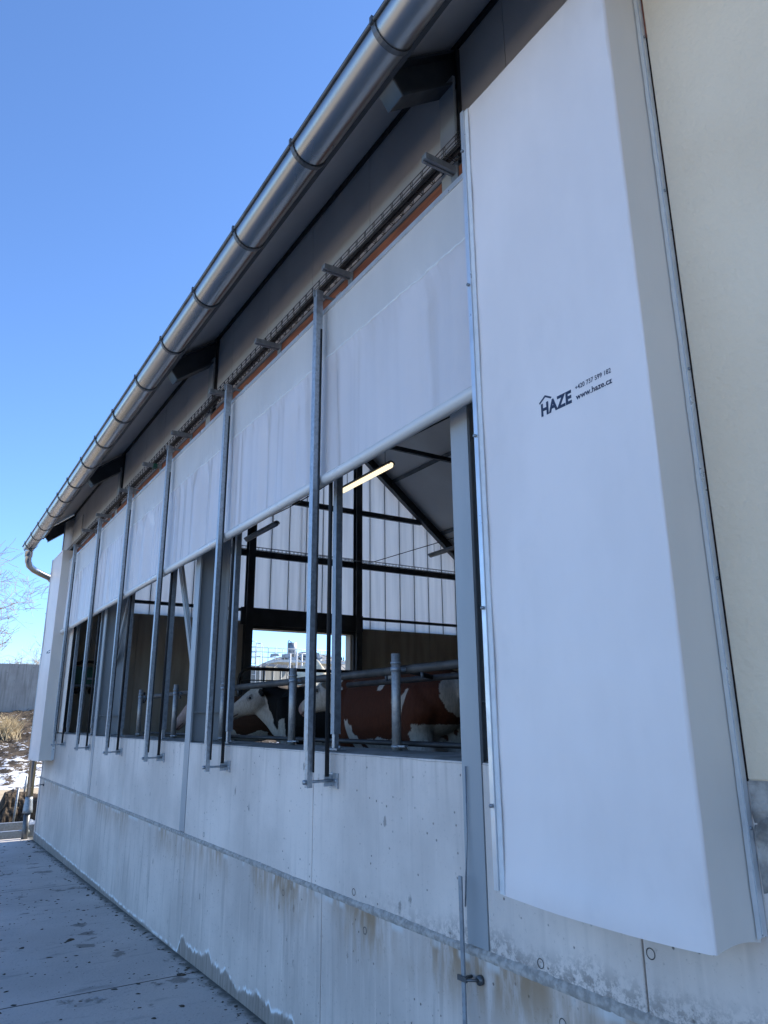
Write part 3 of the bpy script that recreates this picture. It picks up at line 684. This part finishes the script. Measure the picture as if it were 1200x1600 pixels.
# ================================================================ lamps
def lamp(x0, x1, y, z, lit, label):
    t = empty('tube_lamp', ((x0+x1)/2, y, z), label, 'lamp', 'tube lamps hung inside the barn')
    mb = MB()
    prof = [(math.cos(a)*.037, abs(math.sin(a))*.034+.012) for a in [math.pi*k/8 for k in range(9)]]
    vs = [(x, y+p, z+q) for x in (x0, x1) for p, q in prof]; m_ = len(prof)
    mb.add(vs, [tuple(range(m_)), tuple(range(2*m_-1, m_-1, -1))]+[(k, k+1, m_+k+1, m_+k) for k in range(m_-1)]+[(m_-1, 0, m_, 2*m_-1)], False)
    mb.build('housing', 'gutterd' if lit else 'galvd', t)
    mb = MB(); mb.tube([(x0-.01, y, z+.010), (x0+.015, y, z+.008), (x1-.015, y, z+.008), (x1+.01, y, z+.010)], [.013, .027, .027, .013], 14); mb.build('diffuser', 'lit' if lit else 'galvd', t)
    mb = MB(); 
    for x in (x0+.1, x1-.1): mb.tube([(x, y, z+.03), (x, y, z+.16)], .003, 5)
    mb.build('hanger', 'black', t)
lamp(-5.80, -4.93, 1.42, 3.60, True, 'lit tube lamp glowing warm white inside the barn')
lamp(-8.20, -7.30, 1.42, 3.62, False, 'unlit tube lamp hanging behind the first pair of posts, left of the lit lamp')
lamp(-7.93, -7.0, 4.0, 3.66, False, 'unlit tube lamp partly hidden by the near column')
mb = MB(); pts = []
for k in range(61):
    x = -2-10*k/60; pts.append((x, 1.42, 3.76+.02*math.sin(x*2.1)))
mb.tube(pts, .006, 5); tag(mb.build('power_cable', 'black'), 'black power cable strung along the row with the lit lamp', 'cable')
mb = MB(); mb.tube([(-7.0, 4.0, 3.80), (-9.5, 4.0, 3.86), (-11.9, 4.0, 4.46)], .006, 5); tag(mb.build('power_cable', 'black'), 'black cable sloping from the right lamp to the gable beam', 'cable')
it = empty('gable_cable_tray', (-11.93, 4, 4.44), 'thin wire tray on top of the middle gable beam', 'cable tray')
mb = MB()
for dz, dx in ((0, .02), (.05, .02), (0, .06), (.05, .06)): mb.tube([(GX+dx, .1, 4.45+dz), (GX+dx, 7.9, 4.45+dz)], .004, 4)
for k in range(100):
    y = .1+k*.078; mb.tube([(GX+.06, y, 4.50), (GX+.06, y, 4.45), (GX+.02, y, 4.45), (GX+.02, y, 4.5)], .0035, 4)
mb.build('wire_basket', 'steeld', it)
# ================================================================ gate, green unit
ga = empty('door_gate', (-11.2, 3.2, .87), 'black tubular gate with rounded corner before the gable doorway', 'gate')
mb = MB(); mb.tube([(-11.2, 2.58, .9), (-11.2, 2.58, 2.12), (-11.2, 2.60, 2.20), (-11.2, 2.65, 2.26), (-11.2, 2.74, 2.30), (-11.2, 4.75, 2.30)], .028, 8); mb.tube([(-11.2, 4.75, 2.3), (-11.2, 4.75, .9)], .028, 8); mb.build('frame', 'black', ga)
mb = MB()
for y in (3.0, 3.45, 3.9, 4.35): mb.tube([(-11.2, y, .95), (-11.2, y, 2.29)], .010, 6)
for z in (2.12, 1.9, 1.6, 1.3): mb.tube([(-11.2, 2.6, z), (-11.2, 4.74, z)], .010, 6)
mb.build('infill_bar', 'black', ga)
gr_ = empty('green_unit', (-11.8, .4, 1.9), 'dark green box unit on the far end wall between thin posts', 'machine')
mb = MB(); mb.box(-11.99, -11.72, .20, .62, 2.03, 2.29); mb.build('casing', 'green', gr_, bevel=.012)
mb = MB(); mb.box(-11.99, -11.70, .18, .64, 2.00, 2.03); mb.box(-11.72, -11.715, .40, .60, 2.10, 2.13); mb.build('trim', 'galvd', gr_)
for y_ in (.28, .5):
    mb = MB(); mb.tube([(-11.9, y_, 1.94), (-11.7, y_, 1.94)], .042, 12); mb.build('roller', 'black', gr_)
mb = MB(); mb.tube([(-11.85, .24, 2.33), (-11.85, .34, 2.37), (-11.85, .48, 2.37), (-11.85, .60, 2.32)], .022, 8); mb.build('hose', 'black', gr_)
# ================================================================ COWS
def loft(mb, secs, n=16):
    """secs: (centre, half width, half height, forward, side)"""
    rings = []; K = []
    for i in range(len(secs)-1):                           # smooth (Catmull-Rom) in-between sections
        q = [secs[max(i-1, 0)], secs[i], secs[i+1], secs[min(i+2, len(secs)-1)]]
        for t in (0, .25, .5, .75):
            cr = lambda A: .5*(2*A[1]+(A[2]-A[0])*t+(2*A[0]-5*A[1]+4*A[2]-A[3])*t*t+(3*A[1]-A[0]-3*A[2]+A[3])*t**3)
            K.append((cr([Vector(z[0]) for z in q]), max(.003, cr([z[1] for z in q])), max(.003, cr([z[2] for z in q])), Vector(q[1][3]).lerp(Vector(q[2][3]), t), q[1][4]))
    K.append(secs[-1]); secs = K
    for c, a, b, d, upv in secs:
        c = Vector(c); d = Vector(d).normalized(); s_ = d.cross(Vector(upv)).normalized(); u_ = s_.cross(d)
        rings += [c+s_*math.cos(k*math.tau/n)*a+u_*math.sin(k*math.tau/n)*b for k in range(n)]
    N = len(secs); fs = [tuple(range(n-1, -1, -1)), tuple((N-1)*n+k for k in range(n))]
    for i in range(N-1):
        for k in range(n): fs.append((i*n+k, i*n+(k+1) % n, (i+1)*n+(k+1) % n, (i+1)*n+k))
    mb.add(rings, fs, True)
def path_loft(mb, pts, rad, upv=(0, 0, 1)):
    P = [Vector(p) for p in pts]; secs = []
    for i, p in enumerate(P):
        d = P[min(i+1, len(P)-1)]-P[max(i-1, 0)]; r = rad[i]; r = r if isinstance(r, tuple) else (r, r)
        secs.append((p, r[0], r[1], d, upv))
    loft(mb, secs, 14)
WH, RD, BK, PK = (.44, .385, .32), (.062, .018, .008), (.004, .0035, .003), (.36, .20, .18)
def cow(base, heading, label, paint, head_yaw=0, pitch=-30, poll=(1.14, 0, 1.24), tagc=True, seed=0, group='cattle standing in the barn', marker=False):
    mb = MB(); X = (1, 0, 0); U = (0, 0, 1)
    loft(mb, [((x, 0, z), a, b, X, U) for x, z, a, b in ((-.98, 1.06, .05, .07), (-.93, 1.05, .17, .17), (-.80, 1.02, .245, .25), (-.6, .99, .275, .30), (-.35, .93, .32, .355),
        (-.05, .89, .355, .385), (.25, .90, .335, .38), (.48, .92, .285, .36), (.63, .93, .23, .32), (.74, .93, .16, .25), (.80, .93, .08, .14))], 20)
    for s_ in (-1, 1):                                     # hips and shoulders
        path_loft(mb, [(.62, .16*s_, 1.12), (.55, .185*s_, .93), (.53, .18*s_, .72), (.56, .165*s_, .55)], [.10, .13, .10, .07], X)
        path_loft(mb, [(.54, .165*s_, .72), (.57, .165*s_, .50), (.57, .165*s_, .40), (.56, .165*s_, .22), (.57, .165*s_, .09), (.60, .165*s_, .0)], [.10, .062, .052, .038, .045, .058], X)
        path_loft(mb, [(-.66, .17*s_, 1.12), (-.70, .185*s_, .95), (-.62, .19*s_, .76), (-.74, .175*s_, .60), (-.86, .165*s_, .47), (-.82, .165*s_, .30), (-.80, .165*s_, .10), (-.76, .165*s_, .0)],
                  [.09, (.14, .20), (.12, .17), .10, .058, .040, .045, .058], X)
    py = Vector(poll); yw = math.radians(head_yaw); pt = math.radians(pitch)
    hd = Vector((math.cos(yw)*math.cos(pt), math.sin(yw)*math.cos(pt), math.sin(pt)))
    hs = hd.cross(Vector(U)).normalized(); hu = hs.cross(hd)
    nb = py-hd*.02-hu*.11; H_ = lambda t: py+hd*t-hu*.17
    mid = Vector((.86, nb.y*.35, (1.02+nb.z)/2+.0))
    path_loft(mb, [(.45, 0, .98), (.66, nb.y*.1, 1.00), mid, nb+Vector((-.06, 0, 0)), nb+hd*.07], [(.20, .30), (.16, .26), (.115, .185), (.095, .125), (.085, .10)], U)
    path_loft(mb, [(.62, 0, .74), (.80, nb.y*.2, .78), (.96, nb.y*.5, .90), H_(.20)], [(.09, .14), (.075, .15), (.06, .13), (.03, .05)], U)          # brisket and dewlap
    H = lambda t, a=0, b=0: py+hd*t+hs*a+hu*b
    HS = 1.16
    loft(mb, [(H(t*HS, 0, b*HS), w_*HS, h_*HS, hd, hu) for t, b, w_, h_ in ((-.05, -.06, .05, .05), (-.02, -.065, .088, .10), (.05, -.078, .110, .125), (.12, -.088, .116, .138), (.19, -.090, .104, .132), (.27, -.085, .086, .108),
        (.34, -.080, .078, .090), (.40, -.080, .080, .083), (.45, -.084, .083, .076), (.485, -.088, .070, .062), (.50, -.09, .04, .036))], 20)
    for s_ in (-1, 1):
        e0 = H(.02, .10*s_, -.055); dd = (hs*s_*.9-hd*.38-hu*.22).normalized()
        path_loft(mb, [e0-dd*.02, e0+dd*.06, e0+dd*.13, e0+dd*.20], [(.026, .032), (.020, .062), (.017, .056), (.008, .016)], hu)
        b0 = H(.15, .112*s_, -.03); path_loft(mb, [b0-hd*.035, b0, b0+hd*.035], [.012, .027, .012], hu)     # brow
    path_loft(mb, [(-.95, 0, 1.17), (-1.02, .01, 1.05), (-1.03, .015, .75), (-1.02, .01, .45)], [.035, .024, .02, .038], X)
    path_loft(mb, [(-.62, 0, .66), (-.48, 0, .55), (-.34, 0, .60)], [(.10, .08), (.13, .09), (.06, .05)], U)
    tmp = MB(); tmp.v = [tuple(Vector(p)/S) for p in mb.v]; tmp.f = mb.f; tmp.sm = mb.sm
    o = tmp.build('cow', 'cow', None, base=(0, 0, 0))
    md = o.modifiers.new('r', 'REMESH'); md.mode = 'VOXEL'; md.voxel_size = .014; md.use_smooth_shade = True
    ms = o.modifiers.new('s', 'SMOOTH'); ms.factor = .6; ms.iterations = 8
    bpy.context.view_layer.update()
    me = bpy.data.meshes.new_from_object(o.evaluated_get(bpy.context.evaluated_depsgraph_get()))
    o.modifiers.clear(); old = o.data; o.data = me; bpy.data.meshes.remove(old)
    me.materials.clear(); me.materials.append(M_['cow'])
    ca = me.color_attributes.new('Col', 'FLOAT_COLOR', 'POINT')
    for i, v in enumerate(me.vertices):
        p = v.co; q = p-py; t = q.dot(hd); a = q.dot(hs); b = q.dot(hu)
        nn = .10*nz(p.x*4+seed, p.y*4, p.z*4)+.045*nz(p.x*13, p.y*13+seed, p.z*13)
        headm = t > -.02+nn*.3 and q.length < .75
        ca.data[i].color = (*paint(p, nn, headm, t, a, b), 1)
    for p_ in me.polygons: p_.use_smooth = True
    o.name = 'cow'; tag(o, label, 'cow', group)
    o.location = Vector(base)*S; o.rotation_euler = (0, 0, heading)
    o['_b'] = (0, 0, 0)
    for s_ in (-1, 1):
        mb = MB(); c = H(.165, .128*s_, -.052)/S
        mb.tube([c-hs*s_*.012/S, c-hs*s_*.004/S, c+hs*s_*.006/S, c+hs*s_*.012/S], [.010/S, .020/S, .017/S, .006/S], 10); mb.build('eye', 'eye', o)
    if tagc:
        c = (H(.01, .09, -.045)+(hs*.9-hd*.35-hu*.12).normalized()*.10)
        for s_ in (-1, 1):
            c = H(.01, .09*s_, -.045)+(hs*s_*.9-hd*.35-hu*.12).normalized()*.09+hu*-.03
            mb = MB(); mb.beam((c-hu*.045)/S, (c+hu*.03)/S, .045/S, .006/S, hd); mb.build('ear_tag', 'tag', o)
    if marker:
        c = H(.05, 0, .065); mb = MB(); loft(mb, [(H(.0, 0, .045)/S, .05/S, .012/S, hd, hu), (H(.06, 0, .058)/S, .07/S, .012/S, hd, hu), (H(.12, 0, .052)/S, .05/S, .01/S, hd, hu)], 10); tag(mb.build('forehead_mark', 'pink', o), 'pink paint mark')
    return o
def muzzle(t, a, b, c):
    k = max(0, min(1, (t-.47)/.05)); c = tuple(x*(1-k*.7)+y*k*.7 for x, y in zip(c, PK))
    if t > .53 and abs(abs(a)-.052) < .020 and abs(b+.085) < .022: return (.03, .02, .02)
    if t > .40 and abs(b+.150) < .008: return (.10, .06, .05)
    if .12 < t < .21 and abs(a) > .105 and abs(b+.05) < .035: return tuple(x*.55 for x in c)
    return c
def paintB(p, nn, h, t, a, b):
    if h: return muzzle(t, a, b, WH)
    if p.x > .80+nn and p.z < 1.40: return WH if p.x > .83+nn or p.z < .95 else RD
    if p.x > .60+nn*.6 and p.z < .88+nn*1.3: return WH
    if p.z < .70+nn*1.5+(.09 if p.x > .15 else -.03): return (.40, .35, .30) if not (.42 < p.x < .60 and p.z > .35) else tuple(x*1.3 for x in RD)
    if p.z > 1.17+nn*1.3+abs(p.x+.18)*1.1: return WH
    if abs(p.x+.50+nn*1.2) < .035+(p.z-.9)*.15 and abs(p.z-.95) < .10+nn: return (.36, .31, .26)
    if p.x < -.93+nn*.5 or (p.x < -.70+nn and p.z < .82): return (.30, .26, .21)
    return RD
def paintA(p, nn, h, t, a, b):
    if h and not (t < .03 and abs(a) > .13): return muzzle(t, a, b, WH)
    if p.x > .50 and p.z < .80+nn*1.5+max(0, p.x-.8)*.8: return WH
    if p.z < .60+nn: return WH
    return BK
def paintC(p, nn, h, t, a, b):
    if h: return muzzle(t, a, b, (.45, .33, .29))
    return (.05, .022, .012) if p.z > .65+nn else WH
def paintD(p, nn, h, t, a, b):
    if h and t > .1: return muzzle(t, a, b, (.10, .05, .03))
    return BK
FL = .87
cow((-4.17, .93, FL), math.radians(180-1), 'red-brown cow with white head and belly standing nearest behind the sill', paintB, head_yaw=16, pitch=-24, poll=(1.14, .02, 1.275), seed=3)
cow((-6.02, 1.46, FL), math.radians(180+28), 'white-faced black cow looking left below the doorway', paintA, head_yaw=26, pitch=-29, poll=(1.13, 0, 1.27), seed=11)
cow((-9.05, 2.0, FL), math.radians(180+52), 'pale-faced cow with pink forehead mark behind the second and third guide posts', paintC, head_yaw=8, pitch=-45, poll=(1.12, 0, 1.22), seed=21, marker=True)
cow((-8.7, 2.9, FL), math.radians(180+8), 'all-dark cow standing behind the white-faced black cow', paintD, head_yaw=0, pitch=-55, poll=(1.1, 0, 1.1), seed=31, tagc=False)
# ================================================================ LEFT BACKGROUND
bx_ = empty('steel_beam_frame', (-13.8, -1, -.2), 'low galvanised steel frame lying across the yard beyond the barn corner', 'metal frame')
for x, z in ((-13.35, -.14), (-14.35, -.13)):
    mb = MB(); mb.box(x-.05, x+.05, -5, .34, z-.10, z+.02); mb.build('beam', 'galv', bx_)
mb = MB()
for y in (-4.5, -3, -1.5): mb.box(-14.3, -13.4, y-.04, y+.04, -.2, -.14)
mb.box(-13.6, -13.2, .05, .20, -.2, -.03); mb.tube([(-13.2, .02, -.14), (-13.6, .12, -.04)], .05, 8); mb.build('cross_member', 'galvd', bx_)
mb = MB()
def bermf(u, v):
    y = -.22+3.2*u; a = math.pi*v; n_ = nz(y*1.6, v*3, 2)*.12+nz(y*7, v*9, 4)*.05+nz(y*22, v*20, 1)*.02; e = min(1, u*18+.25)
    return (-15.6+(.34+n_)*math.cos(a)*1.1, y, -.32+(.56*e+n_)*math.sin(a)**.5)
mb.grid(bermf, 220, 40, False); tag(mb.build('dead_hedge', 'berm'), 'low dark clipped dead hedge with thin stakes beyond the barn corner', 'hedge')
lbs = ['thin metal stake at the left end of the dark hedge', 'thin metal stake in the middle of the dark hedge, behind its top', 'thin pale stake in front of the dark hedge, nearest the downpipe']
for i, (x, y, z0_, z1_) in enumerate(((-15.1, .05, -.3, .38), (-15.9, .27, .1, .52), (-14.9, .20, -.3, .12))):
    mb = MB(); mb.tube([(x, y, z0_), (x+.02, y+.02, z1_)], .018, 6); tag(mb.build('stake', 'galvd'), lbs[i], 'stake', 'stakes at the dark hedge')
mb = MB(); mb.grid(lambda u, v: (-14.4-1.4*u, -6+6.1*v, -.285), 2, 2); tag(mb.build('path', 'slab'), None, kind='structure')
mb = MB(); mb.grid(lambda u, v: (-17-7.6*u, -40+60*v, -.27+.03*nz(u*5, v*30, 0)), 20, 80); tag(mb.build('sandy_track', 'sand'), None, kind='structure')
mb = MB()
def bankf(u, v):
    y = -14+28*v; x = -23.4-6.8*u; z = -.30+2.15*(u**.9)+(.10*(y-1))*u
    z += (.16*nz(x*.9, y*.9, 1)+.10*nz(x*2.6, y*2.6, 2)+.06*nz(x*7, y*7, 3))*min(1, u*6+.1)
    return (x, y, z)
mb.grid(bankf, 120, 420); tag(mb.build('snowy_bank', 'bank'), None, kind='structure')
mb = MB()
mb.box(-30.6, -30.2, -16, 6, -.3, 3.56); mb.build('wall', 'rwall', None, base=(-30.4, -5, -.3))
wl = sc.objects['wall']; wl.name = 'retaining_wall'; tag(wl, 'tall weathered grey concrete retaining wall above the snowy bank', 'wall')
wl.rotation_euler = (0, 0, 0)
# dry grass tuft
mb = MB()
for k in range(330):
    x, y = random.gauss(-27.9, .30), random.gauss(1.12, .15)
    u_ = (-23.4-x)/6.8; z = -.30+2.15*(max(0, u_)**.9)
    a = random.uniform(0, 6.28); l = random.uniform(.25, .55); t_ = random.uniform(.1, .45)
    p0 = Vector((x, y, z-.05)); p1 = p0+Vector((math.cos(a)*t_*.4, math.sin(a)*t_*.4, l*.6)); p2 = p0+Vector((math.cos(a)*t_, math.sin(a)*t_, l))
    mb.tube([p0, p1, p2], [.012, .009, .003], 3, False)
tag(mb.build('grass_tuft', 'straw'), 'clump of tall dry yellow grass on the snowy bank', 'grass')
mb = MB()
for k in range(1500):
    y = random.uniform(-3, 4); u_ = random.uniform(.25, 1); x = -23.4-6.8*u_; z = -.30+2.15*(u_**.9)+.1*(y-1)*u_
    a = random.uniform(0, 6.28); l = random.uniform(.05, .16)
    if nz(x*.8, y*.8, 9) < .0: continue
    p0 = Vector((x, y, z-.03)); mb.tube([p0, p0+Vector((math.cos(a)*l*.8, math.sin(a)*l*.8, l*.7))], [.012, .004], 3, False)
tag(mb.build('dry_weeds', 'weeds'), 'sparse dry weeds and twigs over the snowy bank', 'weeds', kind='stuff')
# bare trees
def tree(base, h, label, seed, spread=1.0, r0=.16, depth=5):
    rnd = random.Random(seed); t = empty('bare_tree', base, label, 'tree'); tr = MB(); cr = MB()
    def grow(p, d, l, r, lv):
        n = 4; pts = [p]; rs = [r]; q = p
        for i in range(n):
            d = (d+Vector((rnd.gauss(0, .10), rnd.gauss(0, .10), rnd.gauss(.02, .07)))).normalized()
            q = q+d*l/n; pts.append(q); rs.append(max(.008, r*(1-.45*(i+1)/n)))
        (tr if lv == 0 else cr).tube(pts, rs, 6 if lv < 2 else 3, False)
        if lv >= depth: return
        k = (9, 7, 6, 5, 4, 3)[lv]
        for j in range(k):
            i = rnd.randint(1, n) if lv else rnd.randint(2, n); b = pts[i]
            ax = Vector((rnd.gauss(0, 1), rnd.gauss(0, 1), rnd.gauss(.15, .6))).normalized()
            nd = (d*(.55 if lv else .5)+ax*spread*.75).normalized()
            grow(b, nd, l*rnd.uniform(.5, .74), rs[i]*rnd.uniform(.45, .65), lv+1)
    grow(Vector(base), Vector((0.02, .05, 1)), h*.45, r0, 0)
    tr.build('trunk', 'bark', t); cr.build('crown', 'bark', t)
tree((-37.5, -1.4, -.3), 12.2, 'large bare tree behind the retaining wall at the left edge', 5, 1.1, .26)
tree((-52, 4.6, 1.2), 6.2, 'small pale bare tree far behind the retaining wall next to the white cover', 9, 1.0, .09, 4)
# ================================================================ BEYOND THE DOORWAY
tk = empty('slurry_tank', (-40, 14.8, 0), 'round dark clad tank with railed platform seen through the doorway', 'tank')
mb = MB(); n = 64; cx, cy, R = -47, 13.5, 7
vs = [(cx+R*math.cos(k*math.tau/n), cy+R*math.sin(k*math.tau/n), z) for z in (-.3, 4.55) for k in range(n)]
mb.add(vs, [(k, (k+1) % n, n+(k+1) % n, n+k) for k in range(n)]+[tuple(n+k for k in range(n))]); mb.build('shell', 'tank', tk)
mb = MB()
for k in range(n):
    a = k*math.tau/n; mb.tube([(cx+(R+.02)*math.cos(a), cy+(R+.02)*math.sin(a), -.3), (cx+(R+.02)*math.cos(a), cy+(R+.02)*math.sin(a), 4.55)], .03, 4)
mb.build('rib', 'galvd', tk)
mb = MB(); mb.box(-40.3, -38.6, 15.6, 20, 4.68, 4.82); mb.build('platform', 'white', tk)
mb = MB()
for k in range(15):
    y = 14.4+k*.42; h_ = 1.0 if k < 5 else .9
    mb.tube([(-40.2+.1*(k % 3), y, 4.6), (-40.2+.1*(k % 3), y, 4.65+h_)], .025, 4)
for z in (5.05, 5.35, 5.6): mb.tube([(-40.2, 14.3, z), (-40.2, 20, z)], .022, 4)
mb.build('railing', 'white', tk)
mb = MB()
rr = random.Random(3)
for k in range(12):
    y = 15.5+rr.random()*3.2; x = -39.6; z = 4.85+rr.random()*.25
    mb.box(x, x+.5, y, y+rr.uniform(.2, .6), z, z+rr.uniform(.08, .3))
    mb.tube([(x, y, z), (x, y+rr.uniform(-.6, .6), z+rr.uniform(-.1, .3))], .05, 6)
mb.build('pipework', 'galvd', tk)
cg = empty('caged_ladder', (-38, 13.9, 0), 'tall thin caged ladder rising left of the railed tank', 'ladder')
mb = MB()
for dy in (0, .28): mb.tube([(-38, 13.72+dy, -.3), (-38, 13.72+dy, 5.6)], .026, 5)
for k in range(20): mb.tube([(-38, 13.72, .0+k*.3), (-38, 14.0, .0+k*.3)], .016, 4)
mb.build('ladder', 'white', cg)
mb = MB()
for k in range(6): mb.tube([(-38, 14.0, 2+k*.72), (-37.8, 14.16, 2+k*.72), (-38, 14.30, 2+k*.72), (-38.2, 14.16, 2+k*.72)], .018, 4)
for y, x in ((14.16, -37.8), (14.30, -38)): mb.tube([(x, y, 2), (x, y, 5.6)], .018, 4)
mb.build('cage', 'white', cg)
sl_ = empty('vent_silo', (-41, 17.6, 4.6), 'grey upright cylinder vessel on the tank platform', 'silo')
mb = MB(); mb.tube([(-41, 17.58, 5.2), (-41, 17.58, 6.05)], .28, 20); mb.build('vessel', 'galvd', sl_)
mb = MB(); mb.tube([(-40.9, 17.25, 5.4), (-40.9, 17.25, 6.08), (-40.9, 17.3, 6.17), (-40.9, 17.42, 6.17), (-40.9, 17.46, 6.05)], .035, 6); mb.tube([(-41, 17.58, 4.5), (-41, 17.58, 5.2)], .1, 8); mb.build('pipe', 'galvd', sl_)
st = empty('steel_stair', (-36, 15.8, 0), 'white steel stair tower beside the tank', 'stairs')
mb = MB()
for y in (15.5, 16.2): 
    for x in (-36, -36.8): mb.tube([(x, y, -.3), (x, y, 5.0)], .05, 5)
for z in (2.4, 3.3, 4.1, 4.5, 4.95): mb.tube([(-36, 15.5, z), (-36, 16.2, z)], .035, 4)
mb.beam((-36, 15.5, 3.3), (-36, 16.2, 4.1), .05, .08); mb.beam((-36, 16.2, 2.4), (-36, 15.5, 3.3), .05, .08); mb.build('stair_frame', 'white', st)
mb = MB(); cx, cy, R = -66, 31, 8.0
def domef(u, v):
    a = u*math.tau; b = v*math.pi/2; return (cx+R*math.cos(a)*math.cos(b), cy+R*math.sin(a)*math.cos(b), 1.5+6.3*math.sin(b))
mb.grid(domef, 64, 16)
vs = [(cx+R*math.cos(k*math.tau/48), cy+R*math.sin(k*math.tau/48), z) for z in (-.3, 1.6) for k in range(48)]
mb.add(vs, [(k, (k+1) % 48, 48+(k+1) % 48, 48+k) for k in range(48)])
dm = empty('gas_dome', (cx, cy, -.3), 'large grey domed membrane roof of a biogas tank beyond the doorway', 'dome'); mb.build('membrane', 'dome', dm)
mb = MB()
for k in range(24):
    a = k*math.tau/24; mb.tube([(cx+(R+.03)*math.cos(a)*math.cos(b*math.pi/16), cy+(R+.03)*math.sin(a)*math.cos(b*math.pi/16), 1.5+6.33*math.sin(b*math.pi/16)) for b in range(9)], .03, 4)
mb.build('strap', 'jamb', dm)
mb = MB()
def heap(u, v):
    a = u*math.tau; r = 1-v; n_ = .2*nz(math.cos(a)*2, math.sin(a)*2, v*3)
    return (-31+3.0*r*math.cos(a), 14.0+3.6*r*math.sin(a), -.3+4.5*(1-r**1.2)*(1+n_*.3)+n_*.6*r)
mb.grid(heap, 60, 24); tag(mb.build('straw_heap', 'pile'), 'bright pale heap lit by the sun beyond the doorway', 'heap')
mb = MB()
def hill(u, v):
    x = -170-260*u; y = -150+520*v
    z = -3+34*math.sin(min(1, u*1.3)*math.pi/2)*(.42+.5*math.exp(-((y-210)/110)**2))+4*nz(x*.02, y*.02, 0)
    if y < 60: z *= max(0, (y+60)/120)
    return (x, y, z)
mb.grid(hill, 40, 80); tag(mb.build('hill', 'hill'), None, kind='structure')
mb = MB(); rr = random.Random(2)
for k in range(2600):
    u_, v_ = rr.random(), .45+.35*rr.random(); x, y, z = hill(u_, v_)
    h_ = rr.uniform(3.2, 5.6); r = h_*.17; a0 = rr.random()*6
    for j in range(4):
        zb = z+h_*(.12+.22*j); rr_ = r*(1-.22*j); n = 7
        vs = [(x+rr_*math.cos(a0+i*math.tau/n)*rr.uniform(.75, 1.2), y+rr_*math.sin(a0+i*math.tau/n)*rr.uniform(.75, 1.2), zb) for i in range(n)]+[(x, y, zb+h_*.30)]
        mb.add(vs, [(i, (i+1) % n, n) for i in range(n)])
tag(mb.build('spruce_forest', 'spruce'), 'dark spruce forest on the distant hillside through the doorway', 'forest', kind='stuff')
# ---------------------------------------------------------------- tidy helper keys
for o in sc.objects:
    if '_b' in o.keys(): del o['_b']
